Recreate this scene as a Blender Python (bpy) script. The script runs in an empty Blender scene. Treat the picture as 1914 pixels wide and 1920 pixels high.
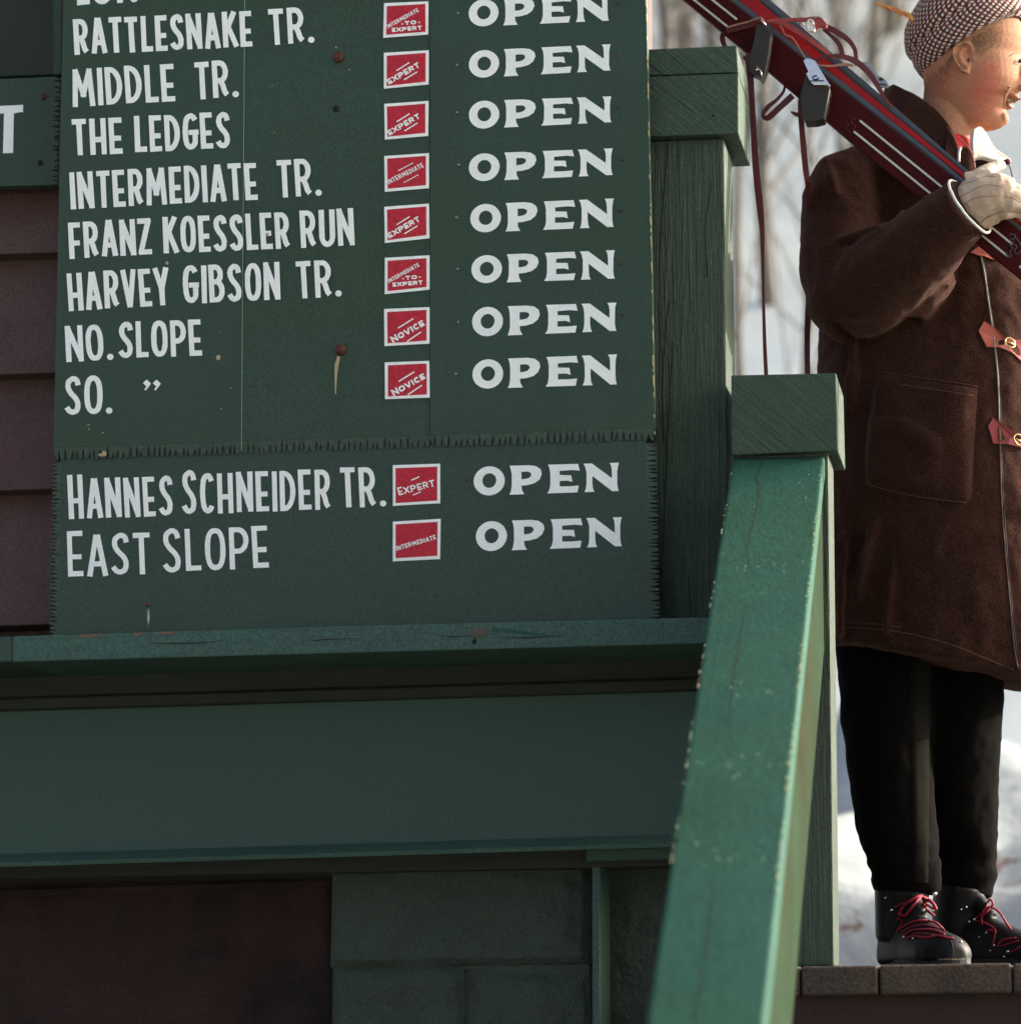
import bpy, bmesh, math, random
from mathutils import Vector, Matrix, noise
from mathutils.geometry import tessellate_polygon
from mathutils.bvhtree import BVHTree
random.seed(7)
R = math.radians
sc = bpy.context.scene
COL = sc.collection

# ------------------------------------------------------------------ camera, sky, sun, exposure
F, PX, PY = 5000.0, 1440.0, 924.0          # focal length and principal point in pixels of the 1914 px wide photograph
Yc = Vector((0.1, -0.185, -1.0)).normalized()
Zc = Vector((-0.076, 5.385, -1.0)); Zc = (Zc - Yc * Zc.dot(Yc)).normalized()
Xc = Yc.cross(Zc)
CAM = Vector((0, 0, 1.6))
cd = bpy.data.cameras.new('camera'); cam = bpy.data.objects.new('camera', cd); COL.objects.link(cam)
rot = Matrix((Xc, Yc, Zc))
cam.matrix_world = Matrix.Translation(CAM) @ rot.to_4x4()
cd.sensor_fit = 'HORIZONTAL'; cd.sensor_width = 36; cd.lens = 36 * F / 1914
cd.shift_x = -(PX - 957) / 1914; cd.shift_y = (PY - 960) / 1914
cd.clip_start = 0.05; cd.clip_end = 2000
cd.dof.use_dof = True; cd.dof.aperture_fstop = 3.7
sc.camera = cam

def at(u, v, Y):
    """the point of the vertical plane y=Y that the photograph shows at pixel (u, v)"""
    w = rot @ Vector(((u - PX) / F, -(v - PY) / F, -1.0))
    return CAM + w * (Y / w.y)
def px(Y):            # metres per photo pixel at depth Y
    return Y / F
cd.dof.focus_distance = -(rot.inverted() @ (at(1500, 500, 4.72) - CAM)).z

SUN_EL, SUN_AZ = 18.0, 27.0       # azimuth from +X towards +Y
sd = Vector((math.cos(R(SUN_EL)) * math.cos(R(SUN_AZ)), math.cos(R(SUN_EL)) * math.sin(R(SUN_AZ)), math.sin(R(SUN_EL))))
w = bpy.data.worlds.new('World'); sc.world = w; w.use_nodes = True
nt = w.node_tree; nt.nodes.clear()
sky = nt.nodes.new('ShaderNodeTexSky'); sky.sky_type = 'NISHITA'; sky.sun_disc = False
sky.sun_elevation = R(SUN_EL); sky.sun_rotation = R(90 - SUN_AZ)
sky.air_density = 0.3; sky.dust_density = 7.0; sky.ozone_density = 0.0
bg = nt.nodes.new('ShaderNodeBackground'); bg.inputs[1].default_value = 0.15
ow = nt.nodes.new('ShaderNodeOutputWorld')
nt.links.new(sky.outputs[0], bg.inputs[0]); nt.links.new(bg.outputs[0], ow.inputs[0])
sl = bpy.data.lights.new('sun', 'SUN'); sl.energy = 2.0; sl.angle = R(0.5); sl.color = (1, 0.95, 0.88)
so = bpy.data.objects.new('sun', sl); COL.objects.link(so)
so.rotation_euler = sd.to_track_quat('Z', 'Y').to_euler(); so.location = sd * 30
sc.view_settings.view_transform = 'Standard'; sc.view_settings.look = 'None'
sc.view_settings.gamma = 1; sc.view_settings.exposure = 1.98
sc.view_settings.use_curve_mapping = False

# ------------------------------------------------------------------ materials
def srgb(r, g, b):
    f = lambda c: (c / 255 / 12.92) if c <= 10 else ((c / 255 + 0.055) / 1.055) ** 2.4
    return (f(r), f(g), f(b))
def mat(name, col, rough=0.6, var=0.18, vscale=6, fine=0.12, fscale=900, grain=None, gstr=0.0, gscale=60, gcol=0.0, gdist=1.0,
        bump=0.0, bscale=120, metal=0.0, sheen=0.0, sheen_t=(1, 1, 1), coat=0.0, chip=None, chipth=0.7, chipscale=25, spec=0.5, hue2=None, h2scale=3):
    kk = 1.0 if name in ('white_sign_paint', 'red_plaque_paint', 'bright_metal', 'brass_buckle', 'magenta_red_lace', 'ginger_feather', 'grey_white_ski_stripe', 'white_cuff_lining', 'snow') else 0.74
    kb = (kk, kk, kk * .92); col = tuple(x * y for x, y in zip(col, kb)); hue2 = tuple(x * y for x, y in zip(hue2, kb)) if hue2 is not None else None
    if 'green' in name or 'board' in name:
        col = (col[0], col[1], col[2] * .88); hue2 = None if hue2 is None else (hue2[0], hue2[1], hue2[2] * .9)
    m = bpy.data.materials.new(name); m.use_nodes = True
    t = m.node_tree; N = t.nodes; L = t.links
    p = N['Principled BSDF']
    p.inputs['Roughness'].default_value = rough; p.inputs['Metallic'].default_value = metal
    p.inputs['Specular IOR Level'].default_value = spec
    p.inputs['Sheen Weight'].default_value = sheen; p.inputs['Sheen Tint'].default_value = (*sheen_t, 1); p.inputs['Sheen Roughness'].default_value = 0.45
    p.inputs['Coat Weight'].default_value = coat
    tc = N.new('ShaderNodeTexCoord'); co = tc.outputs['Object']
    def nz(scale, detail=3, vec=co, rough_=0.6):
        n = N.new('ShaderNodeTexNoise'); n.inputs['Scale'].default_value = scale; n.inputs['Detail'].default_value = detail
        n.inputs['Roughness'].default_value = rough_; L.new(vec, n.inputs['Vector']); return n.outputs['Fac']
    def math_(op, a, b=None, c=None):
        n = N.new('ShaderNodeMath'); n.operation = op
        for i, x in enumerate((a, b, c)):
            if x is None: continue
            if isinstance(x, (int, float)): n.inputs[i].default_value = x
            else: L.new(x, n.inputs[i])
        return n.outputs[0]
    def mix(fac, a, b, typ='MIX'):
        n = N.new('ShaderNodeMix'); n.data_type = 'RGBA'; n.blend_type = typ
        for i, x in ((0, fac), (6, a), (7, b)):
            if isinstance(x, (int, float)): n.inputs[i].default_value = x
            elif isinstance(x, tuple): n.inputs[i].default_value = (*x[:3], 1)
            else: L.new(x, n.inputs[i])
        return n.outputs[2]
    # brightness factor = 1 + var*(n-.5)*2 + fine...
    fac = math_('MULTIPLY_ADD', nz(vscale, 5), 2 * var, 1 - var)
    if fine: fac = math_('MULTIPLY', fac, math_('MULTIPLY_ADD', nz(fscale, 2), 4 * fine, 1 - 2 * fine))
    g = None
    if grain is not None:
        mp = N.new('ShaderNodeMapping'); L.new(co, mp.inputs[0])
        ax, ang = grain if isinstance(grain, tuple) else (grain, 0)
        s = [1, 1, 1]; s['XYZ'.index(ax)] = 0.05
        mp.vector_type = 'TEXTURE' if False else 'POINT'
        if ang:
            mp0 = N.new('ShaderNodeMapping'); L.new(co, mp0.inputs[0]); mp0.inputs['Rotation'].default_value = (0, R(ang), 0)
            L.new(mp0.outputs[0], mp.inputs[0])
        mp.inputs['Scale'].default_value = s
        g = nz(gscale, 4, mp.outputs[0], 0.65)
        g2 = nz(gscale * 3.1, 3, mp.outputs[0], 0.6)
        g = math_('ADD', math_('MULTIPLY', g, 0.65), math_('MULTIPLY', g2, 0.35))
        if gcol: fac = math_('MULTIPLY', fac, math_('MULTIPLY_ADD', g, 4 * gcol, 1 - 2 * gcol))
    cc = (*col, 1)
    base = col
    if hue2 is not None:
        r = N.new('ShaderNodeMapRange'); r.inputs[1].default_value = 0.42; r.inputs[2].default_value = 0.62; L.new(nz(h2scale, 4), r.inputs[0])
        base = mix(r.outputs[0], col, hue2)
    vm = N.new('ShaderNodeVectorMath'); vm.operation = 'SCALE'
    if isinstance(base, tuple): vm.inputs[0].default_value = base
    else: L.new(base, vm.inputs[0])
    L.new(fac, vm.inputs['Scale'])
    out = vm.outputs[0]
    if chip is not None:
        r = N.new('ShaderNodeMapRange'); r.inputs[1].default_value = chipth; r.inputs[2].default_value = chipth + 0.03
        L.new(nz(chipscale, 6, co, 0.7), r.inputs[0])
        out = mix(r.outputs[0], out, chip)
    L.new(out, p.inputs['Base Color'])
    h = None
    if gstr and g is not None: h = math_('MULTIPLY', g, gstr)
    if bump:
        b2 = math_('MULTIPLY', nz(bscale, 5), bump)
        h = b2 if h is None else math_('ADD', h, b2)
    if h is not None:
        b = N.new('ShaderNodeBump'); b.inputs['Strength'].default_value = 1; b.inputs['Distance'].default_value = 0.01
        L.new(h, b.inputs['Height']); L.new(b.outputs[0], p.inputs['Normal'])
    return m

G_BOARD = srgb(58, 83, 69)
M = {}
M['board'] = mat('sign_green_paint', G_BOARD, 0.55, var=0.09, vscale=5, fine=0.34, fscale=280, grain='Z', gstr=0.02, gscale=30, gcol=0.03, spec=0.3,
                 hue2=srgb(60, 84, 77), h2scale=2.2)
M['board2'] = mat('lower_board_green_paint', srgb(60, 83, 74), 0.5, var=0.08, vscale=5, fine=0.34, fscale=280, grain='X', gstr=0.02, gscale=30, gcol=0.03, spec=0.3)
M['ragged'] = mat('ragged_edge_paint', srgb(66, 86, 72), 0.7, var=0.2, vscale=40, fine=0.4, fscale=260, bump=0.1, bscale=300, chip=srgb(150, 125, 85), chipth=0.69, chipscale=60)
M['postz'] = mat('post_green_paint', srgb(64, 82, 70), 0.6, var=0.14, vscale=9, fine=0.42, fscale=260, grain='Z', gstr=1.3, gscale=95, gcol=0.5, spec=0.35, chip=srgb(104, 84, 58), chipth=0.745, chipscale=22)
M['cap'] = mat('sawn_cap_green_paint', srgb(66, 88, 76), 0.6, var=0.12, vscale=9, fine=0.45, fscale=260, grain=('X', -42), gstr=1.0, gscale=100, gcol=0.4, spec=0.35)
M['rail'] = mat('rail_green_paint', srgb(50, 94, 80), 0.6, var=0.22, vscale=7, fine=0.4, fscale=240, grain='Y', gstr=0.12, gscale=45, gcol=0.12, spec=0.15,
                hue2=srgb(48, 94, 86), h2scale=4, chip=srgb(78, 106, 88), chipth=0.66, chipscale=14)
M['railside_shade'] = mat('shaded_rail_skirt', srgb(48, 66, 50), 0.9, spec=0.03, var=0.35, vscale=5, fine=0.12, grain='Y', gstr=0.1, gscale=40, gcol=0.1, hue2=srgb(54, 58, 42), h2scale=3)  # shade on the rail's side is put into this dark skirt colour
M['ledge'] = mat('ledge_green_paint', srgb(70, 103, 97), 0.6, var=0.2, vscale=6, fine=0.45, fscale=260, grain='X', gstr=0.15, gscale=45, gcol=0.12, spec=0.35,
                 chip=srgb(150, 112, 95), chipth=0.745, chipscale=18)
M['fascia'] = mat('fascia_green_paint', srgb(55, 88, 79), 0.6, var=0.2, vscale=1.6, fine=0.34, fscale=260, grain='X', gstr=0.02, gscale=20, gcol=0.04)
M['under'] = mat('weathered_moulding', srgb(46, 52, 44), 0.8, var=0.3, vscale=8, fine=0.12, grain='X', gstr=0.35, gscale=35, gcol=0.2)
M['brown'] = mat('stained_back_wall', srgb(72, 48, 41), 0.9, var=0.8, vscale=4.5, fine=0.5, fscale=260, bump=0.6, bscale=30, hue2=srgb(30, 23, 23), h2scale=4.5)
M['plaster'] = mat('green_rough_panel', srgb(66, 80, 73), 0.8, var=0.35, vscale=6, fine=0.45, fscale=260, bump=2.2, bscale=14)
M['maroon'] = mat('maroon_clapboard_paint', srgb(90, 60, 61), 0.7, var=0.22, vscale=6, fine=0.5, fscale=260, grain='X', gstr=0.08, gscale=40, gcol=0.08, hue2=srgb(94, 72, 68), h2scale=3)
M['shutter'] = mat('shaded_green_shutter_paint', srgb(36, 46, 39), 0.7, var=0.2, vscale=4, fine=0.15, fscale=500)  # shadow over the shutter is painted in as a darker green
M['white'] = mat('white_sign_paint', (0.90, 0.95, 0.94), 0.75, var=0.05, vscale=16, fine=0.06, fscale=260, spec=0.3, bump=0.02, bscale=200)
M['plaque_red'] = mat('red_plaque_paint', srgb(186, 38, 54), 0.5, var=0.14, vscale=20, fine=0.45, fscale=300, spec=0.3)
M['rust'] = mat('rusty_iron', srgb(100, 52, 42), 0.6, var=0.4, vscale=120, fine=0.1, metal=0.3)
M['steel'] = mat('dull_steel', (0.45, 0.47, 0.47), 0.35, var=0.2, vscale=90, fine=0.05, metal=0.9)
M['chip'] = mat('bare_wood_chip', srgb(196, 180, 140), 0.8, var=0.35, vscale=60, fine=0.1)
M['chipgreen'] = mat('pale_scuffed_paint', srgb(150, 190, 165), 0.7, var=0.3, vscale=60, fine=0.1)
M['splinter'] = mat('split_bare_wood', srgb(150, 100, 82), 0.8, var=0.35, vscale=60, fine=0.1)
M['crack'] = mat('dark_crack', (0.012, 0.014, 0.012), 0.9, var=0.2)
M['knot'] = mat('knot_wood', srgb(104, 94, 84), 0.8, var=0.35, vscale=80, fine=0.15, bump=0.3, bscale=200)
M['deck'] = mat('weathered_deck_wood', srgb(98, 82, 68), 0.85, var=0.3, vscale=12, fine=0.5, fscale=200, bump=0.9, bscale=120, hue2=srgb(78, 68, 56), h2scale=7)
M['deckdark'] = mat('dark_deck_joist', srgb(62, 46, 38), 0.9, var=0.3, vscale=10, fine=0.2, fscale=300, bump=0.3, bscale=120)
M['hole'] = mat('dark_hole', (0.01, 0.01, 0.01), 0.9, var=0.1, fine=0)

# ------------------------------------------------------------------ object helpers
def tag(o, label=None, cat=None, group=None, kind=None):
    for k, x in (('label', label), ('category', cat), ('group', group), ('kind', kind)):
        if x: o[k] = x
    return o
def thing(name, label, cat, loc=(0, 0, 0), group=None):
    o = bpy.data.objects.new(name, None); COL.objects.link(o); o.location = loc; o.empty_display_size = 0.1
    o['wl'] = tuple(loc)
    return tag(o, label, cat, group)
class MB:
    def __init__(s): s.v = []; s.f = []; s.uv = None
    def add(s, vs, fs):
        n = len(s.v); s.v += [Vector(x) for x in vs]; s.f += [tuple(i + n for i in f) for f in fs]; return s
    def slab(s, poly, Yf, Yb):        # pixel polygon on plane Yf, extruded straight back to Yb
        pts = [at(u, v, Yf) for u, v in poly]; n = len(pts)
        back = [Vector((p.x, Yb, p.z)) for p in pts]
        area = sum(poly[i][0] * poly[(i + 1) % n][1] - poly[(i + 1) % n][0] * poly[i][1] for i in range(n))
        if area > 0: pts.reverse(); back.reverse()
        fs = [tuple(range(n)), tuple(range(2 * n - 1, n - 1, -1))]
        fs += [(i, n + i, n + (i + 1) % n, (i + 1) % n) for i in range(n)]
        return s.add(pts + back, fs)
    def box(s, a, b):
        x0, y0, z0 = a; x1, y1, z1 = b
        return s.add([(x0, y0, z0), (x1, y0, z0), (x1, y1, z0), (x0, y1, z0), (x0, y0, z1), (x1, y0, z1), (x1, y1, z1), (x0, y1, z1)],
                     [(0, 3, 2, 1), (4, 5, 6, 7), (0, 1, 5, 4), (1, 2, 6, 5), (2, 3, 7, 6), (3, 0, 4, 7)])
    def tube(s, pts, rad, n=8, caps=True):
        pts = [Vector(p) for p in pts]; rs = rad if isinstance(rad, (list, tuple)) else [rad] * len(pts)
        ref = None; rings = []
        for i, p in enumerate(pts):
            a = pts[max(i - 1, 0)]; b = pts[min(i + 1, len(pts) - 1)]; t = (b - a).normalized()
            if ref is None: ref = t.orthogonal().normalized()
            ref = (ref - t * ref.dot(t)).normalized(); bi = t.cross(ref)
            r = rs[i]
            rings.append([p + (ref * math.cos(2 * math.pi * k / n) + bi * math.sin(2 * math.pi * k / n)) * r for k in range(n)])
        vs = [q for rg in rings for q in rg]; fs = []
        for i in range(len(pts) - 1):
            for k in range(n):
                fs.append((i * n + k, i * n + (k + 1) % n, (i + 1) * n + (k + 1) % n, (i + 1) * n + k))
        if caps:
            fs.append(tuple(range(n - 1, -1, -1))); fs.append(tuple((len(pts) - 1) * n + k for k in range(n)))
        return s.add(vs, fs)
    def rings(s, rings, caps=True):
        n = len(rings[0]); vs = [q for rg in rings for q in rg]; fs = []
        for i in range(len(rings) - 1):
            for k in range(n):
                fs.append((i * n + k, i * n + (k + 1) % n, (i + 1) * n + (k + 1) % n, (i + 1) * n + k))
        if caps:
            fs.append(tuple(range(n - 1, -1, -1))); fs.append(tuple((len(rings) - 1) * n + k for k in range(n)))
        return s.add(vs, fs)
    def ball(s, c, r, nu=12, nv=8, rotm=None):
        c = Vector(c); r = Vector(r) if not isinstance(r, (int, float)) else Vector((r, r, r)); vs = []
        for j in range(1, nv):
            for i in range(nu):
                a = 2 * math.pi * i / nu; b = math.pi * j / nv
                q = Vector((r.x * math.sin(b) * math.cos(a), r.y * math.sin(b) * math.sin(a), -r.z * math.cos(b)))
                vs.append(q)
        vs += [Vector((0, 0, -r.z)), Vector((0, 0, r.z))]
        if rotm is not None: vs = [rotm @ q for q in vs]
        vs = [c + q for q in vs]
        fs = []
        for j in range(nv - 2):
            for i in range(nu):
                fs.append((j * nu + i, j * nu + (i + 1) % nu, (j + 1) * nu + (i + 1) % nu, (j + 1) * nu + i))
        for i in range(nu):
            fs.append((len(vs) - 2, (i + 1) % nu, i)); fs.append((len(vs) - 1, (nv - 2) * nu + i, (nv - 2) * nu + (i + 1) % nu))
        return s.add(vs, fs)
    def build(s, name, m, parent=None, smooth=False, bevel=0.0, segs=1, recalc=False):
        off = Vector((0, 0, 0)); q = parent
        while q is not None:
            off += Vector(q.get('wl', (0, 0, 0))); q = q.parent
        me = bpy.data.meshes.new(name); me.from_pydata([v - off for v in s.v], [], s.f); me.update()
        if bevel or recalc:
            bm = bmesh.new(); bm.from_mesh(me)
            bmesh.ops.recalc_face_normals(bm, faces=bm.faces)
            if bevel: bmesh.ops.bevel(bm, geom=[e for e in bm.edges if len(e.link_faces) == 2 and e.calc_face_angle(0) > 0.5], offset=bevel, segments=segs, affect='EDGES', profile=0.6)
            bm.to_mesh(me); bm.free()
        if smooth:
            for p in me.polygons: p.use_smooth = True
        if m is not None: me.materials.append(m)
        o = bpy.data.objects.new(name, me); COL.objects.link(o)
        if parent is not None: o.parent = parent
        return o
def lerp(a, b, t): return a + (b - a) * t

# ------------------------------------------------------------------ hand-lettering engine
def arc(cx, cy, rx, ry, a0, a1, n=10):
    return [(cx + rx * math.cos(R(a0 + (a1 - a0) * i / n)), cy + ry * math.sin(R(a0 + (a1 - a0) * i / n))) for i in range(n + 1)]
def crom(P, n=5):
    out = []
    for i in range(len(P) - 1):
        p0 = P[max(i - 1, 0)]; p1 = P[i]; p2 = P[i + 1]; p3 = P[min(i + 2, len(P) - 1)]
        for k in range(n):
            t = k / n
            out.append(tuple(0.5 * ((2 * b) + (-a + c) * t + (2 * a - 5 * b + 4 * c - d) * t * t + (-a + 3 * b - 3 * c + d) * t ** 3) for a, b, c, d in zip(p0, p1, p2, p3)))
    out.append(tuple(P[-1])); return out
def sup(a0, a1, n=24, e=2.5):
    o = []
    for i in range(n + 1):
        a = R(a0 + (a1 - a0) * i / n); c, s = math.cos(a), math.sin(a)
        o.append((0.5 + 0.5 * math.copysign(abs(c) ** (2 / e), c), 0.5 + 0.5 * math.copysign(abs(s) ** (2 / e), s)))
    return o
def bowl(y0, y1, x=0.98, lead=0.45):
    cy = (y0 + y1) / 2; ry = (y1 - y0) / 2
    return [(0, y1), (lead, y1)] + arc(lead, cy, x - lead, ry, 80, -80, 10) + [(lead, y0), (0, y0)]
LEG = crom([(0.45, 0.47), (0.66, 0.3), (0.82, 0.1), (1.02, 0.0)])
GL = {
 'A': (1.05, [[(0, 0), (.43, 1)], [(1, 0), (.57, 1)], [(.2, .27), (.8, .27)]]),
 'B': (1.0, [[(0, 0), (0, 1)], bowl(.55, 1, .9), bowl(0, .55, 1)]),
 'C': (.9, [crom([(1, .84), (.8, .97), (.5, 1), (.14, .88), (0, .5), (.14, .12), (.5, 0), (.8, .03), (1, .14)])]),
 'D': (1.0, [[(0, 0), (0, 1)], bowl(0, 1, 1, .2)]),
 'E': (.82, [[(0, 0), (0, 1)], [(0, 1), (1, 1)], [(0, .42), (.86, .42)], [(0, 0), (1, 0)]]),
 'F': (.82, [[(0, 0), (0, 1)], [(0, 1), (1, 1)], [(0, .42), (.86, .42)]]),
 'G': (1.0, [crom([(1, .86), (.8, .97), (.5, 1), (.14, .88), (0, .5), (.12, .12), (.48, 0), (.86, .08), (.96, .2), (.96, .47)]), [(.55, .47), (1.08, .47)]]),
 'H': (1.0, [[(0, 0), (0, 1)], [(1, 0), (1, 1)], [(0, .4), (1, .4)]]),
 'I': (.001, [[(.5, 0), (.5, 1)]]),
 'K': (1.0, [[(0, 0), (0, 1)], [(.9, 1), (.18, .5)], [(.3, .62), (1.04, 0)]]),
 'L': (.8, [[(0, 0), (0, 1)], [(0, 0), (1, 0)]]),
 'M': (1.35, [[(0, 0), (.1, 1)], [(1, 0), (.9, 1)], [(.12, 1), (.5, .3)], [(.88, 1), (.5, .3)]]),
 'N': (1.05, [[(0, 0), (0, 1)], [(1, 0), (1, 1)], [(.04, .97), (.96, .03)]]),
 'O': (1.05, [sup(0, 360, 28)]),
 'P': (1.0, [[(0, 0), (0, 1)], bowl(.42, 1, 1)]),
 'R': (1.0, [[(0, 0), (0, 1)], bowl(.45, 1, .95), LEG]),
 'S': (.95, [crom([(1.0, .8), (.88, .95), (.55, 1.0), (.16, .9), (.12, .72), (.36, .56), (.72, .42), (.92, .26), (.84, .07), (.48, 0), (.16, .04), (-.06, .15)])]),
 'T': (.9, [[(0, 1), (1, 1)], [(.5, 0), (.5, 1)]]),
 'U': (1.0, [[(0, 1), (0, .25)] + arc(.5, .25, .5, .25, 180, 360, 10)[1:-1] + [(1, .25), (1, 1)]]),
 'V': (1.0, [[(0, 1), (.46, 0)], [(1, 1), (.54, 0)]]),
 'X': (1.0, [[(0, 0), (1, 1)], [(0, 1), (1, 0)]]),
 'Y': (1.0, [[(0, 1), (.5, .42)], [(1, 1), (.5, .42)], [(.5, 0), (.5, .45)]]),
 'Z': (.9, [[(0, 1), (1, 1)], [(1, .97), (0, .03)], [(0, 0), (1, 0)]]),
 '-': (.5, [[(0, .5), (1, .5)]]),
}
class Paint(MB):
    """flat strokes of paint laid on the plane Y; coordinates are photo pixels"""
    def __init__(s, Y): super().__init__(); s.Y = Y; s.k = 0
    def _lay(s, pts2, faces):
        y = s.Y - 0.0001 * (s.k % 4); s.k += 1
        s.add([at(a, b, y) for a, b in pts2], faces)
    def ribbon(s, P, th, taper=None):
        n = len(P); L_, R_ = [], []
        cl_ = n > 12 and math.hypot(P[0][0] - P[-1][0], P[0][1] - P[-1][1]) < .5
        for i in range(n):
            a = P[max(i - 1, 0)]; b = P[i]; c = P[min(i + 1, n - 1)]
            if cl_ and i == 0: a = P[-2]
            if cl_ and i == n - 1: c = P[1]
            d1 = Vector((b[0] - a[0], b[1] - a[1])); d2 = Vector((c[0] - b[0], c[1] - b[1]))
            if d1.length < 1e-6: d1 = d2
            if d2.length < 1e-6: d2 = d1
            d1.normalize(); d2.normalize(); t = (d1 + d2)
            t = t.normalized() if t.length > 1e-4 else d1
            nn = Vector((-t.y, t.x)); k = 1 / max(0.6, nn.dot(Vector((-d1.y, d1.x))))
            h = th / 2 * (taper[i] if taper else 1) * k * (1 + 0.05 * math.sin(b[0] * 1.3 + b[1] * .7))
            L_.append((b[0] + nn.x * h, b[1] + nn.y * h)); R_.append((b[0] - nn.x * h, b[1] - nn.y * h))
        s._lay(L_ + R_, [(i, i + 1, n + i + 1, n + i) for i in range(n - 1)])
    def poly(s, outer, holes=()):
        allp = [list(outer)] + [list(h) for h in holes]
        tris = tessellate_polygon([[Vector((a, b, 0)) for a, b in q] for q in allp])
        flat = [p for q in allp for p in q]
        s._lay(flat, [tuple(t) for t in tris])
    def dot(s, u, v, r, ry=None):
        s.poly([(u + r * math.cos(a * math.pi / 8), v + (ry or r) * math.sin(a * math.pi / 8)) for a in range(16)])
    def word(s, txt, u0, v0, u1, v1, h, th, gap=0.17, small=1.0, slant=0.0, wscale=.42):
        """baseline from (u0,v0) to (u1,v1), cap height h in px measured at right angles to the baseline"""
        wd = []
        for i, ch in enumerate(txt):
            wd.append(0.16 if ch == '.' else (.25 if ch == ' ' else (th / h if ch == 'I' else GL[ch][0] * wscale)))
        tot = sum(wd) + gap * .42 * (len(txt) - 1)
        base = Vector((u1 - u0, v1 - v0)); Lb = base.length; ex = base / Lb
        ey = Vector((ex.y, -ex.x))
        if ey.y > 0: ey = -ey
        k = Lb / tot; x = 0.0
        for i, ch in enumerate(txt):
            hh = h * (small if i else 1); w_ = wd[i] * k
            if ch == ' ':
                pass
            elif ch == '.':
                c = Vector((u0, v0)) + ex * (x + w_ / 2) + ey * th * .55
                s.dot(c.x, c.y, th * .62, th * .6)
            else:
                jit = random.uniform(-.012, .012) * h; sl = slant + random.uniform(-.015, .015)
                for st in GL[ch][1]:
                    pts = []
                    for a, b in st:
                        X = x + th / 2 + a * max(w_ - th, 0.001); Yy = th / 2 + b * (hh - th) + jit
                        # strokes that end on the cap line or base line run right up to it
                        q = Vector((u0, v0)) + ex * (X + Yy * sl) + ey * Yy; pts.append(q)
                    closed = len(st) > 26
                    if not closed:
                        for e, f in ((0, 1), (-1, -2)):
                            d = (pts[e] - pts[f]).normalized()
                            if abs(d.dot(ey)) > .6 and len(st) <= 3 or (len(st) > 12 and ch == 'U'): pts[e] = pts[e] + d * th / 2
                            elif len(st) == 2: pts[e] = pts[e] + d * th * .45
                    s.ribbon([(p.x, p.y) for p in pts], th)
            x += w_ + gap * .42 * k
def map_glyph(poly, f): return [f(a, b) for a, b in poly]
# heavy flared capitals of the word OPEN, traced on a 0..1 x 0..1 word box
OP_O = [(.107 + .107 * math.cos(a * math.pi / 14), .5 + .5 * math.sin(a * math.pi / 14)) for a in range(28)]
OP_OI = [(.108 + .048 * math.cos(a * math.pi / 10), .51 + .25 * math.sin(a * math.pi / 10)) for a in range(20)]
OP_P = [(.246, 0), (.256, .12), (.262, .3), (.262, .7), (.256, .88), (.248, .98), (.25, 1), (.38, 1.0), (.43, .96), (.462, .84), (.47, .68), (.455, .5), (.42, .37), (.37, .31), (.33, .3), (.333, .15), (.35, 0)]
OP_PI = [(.33, .78), (.37, .78), (.392, .74), (.398, .66), (.385, .57), (.36, .53), (.33, .52)]
OP_E = [(.507, 0), (.522, .12), (.528, .3), (.528, .7), (.522, .88), (.512, 1), (.72, 1), (.732, .76), (.68, .79), (.592, .77), (.592, .63), (.672, .61), (.68, .37), (.65, .42), (.592, .42), (.592, .23), (.66, .225), (.725, .24), (.715, 0)]
OP_N = [(.763, 0), (.773, .12), (.777, .3), (.777, .7), (.768, .9), (.756, 1), (.815, 1), (.952, .46), (.952, .75), (.948, .9), (.937, 1), (1.0, 1), (.993, .85), (.99, .7), (.99, .25), (.994, .1), (1.0, 0), (.955, 0), (.818, .56), (.818, .3), (.822, .12), (.832, 0)]
def paint_open(P, uO, vt, vb, uN, wt, wb):
    def f(a, b):
        a2 = a + random.uniform(-.0008, .0008); top = lerp(vt, wt, a); bot = lerp(vb, wb, a)
        return (lerp(uO, uN, a2), lerp(bot, top, b))
    P.poly(map_glyph(OP_O, f), [map_glyph(OP_OI, f)])
    P.poly(map_glyph(OP_P, f), [map_glyph(OP_PI, f)])
    P.poly(map_glyph(OP_E, f)); P.poly(map_glyph(OP_N, f))
# ------------------------------------------------------------------ setting: snow ground, hill
snow = mat('snow', (0.74, 0.81, 0.80), 0.75, var=0.05, vscale=0.8, fine=0.0, bump=3.0, bscale=1.2, hue2=(0.62, 0.69, 0.70), h2scale=0.25, spec=0.3)
def hz(x, y):
    base = 0.0
    if y > 7: base = (y - 7) * 0.25 + max(0, y - 16) * 0.42
    if y > 90: base -= (y - 90) * 0.35
    return base + 0.22 * noise.noise(Vector((x * .25, y * .25, 0))) * min(1, max(0, (y - 5) / 6)) + 1.2 * noise.noise(Vector((x * .05, y * .05, 3))) * min(1, max(0, (y - 12) / 20))
ys = [-60, -30, -15, -8, -4, 0, 3, 5, 6, 7, 8, 9, 10] + [10 + 1.5 * i for i in range(1, 60)] + [110, 140, 200]
xs = [-120, -80, -50, -35] + [-25 + 1.5 * i for i in range(47)] + [60, 80, 120]
g = MB(); vs = []
for y in ys:
    for x in xs: vs.append((x, y, hz(x, y)))
nx = len(xs)
g.add(vs, [(j * nx + i, j * nx + i + 1, (j + 1) * nx + i + 1, (j + 1) * nx + i) for j in range(len(ys) - 1) for i in range(nx - 1)])
tag(g.build('snow_ground', snow, smooth=True), kind='structure')

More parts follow.
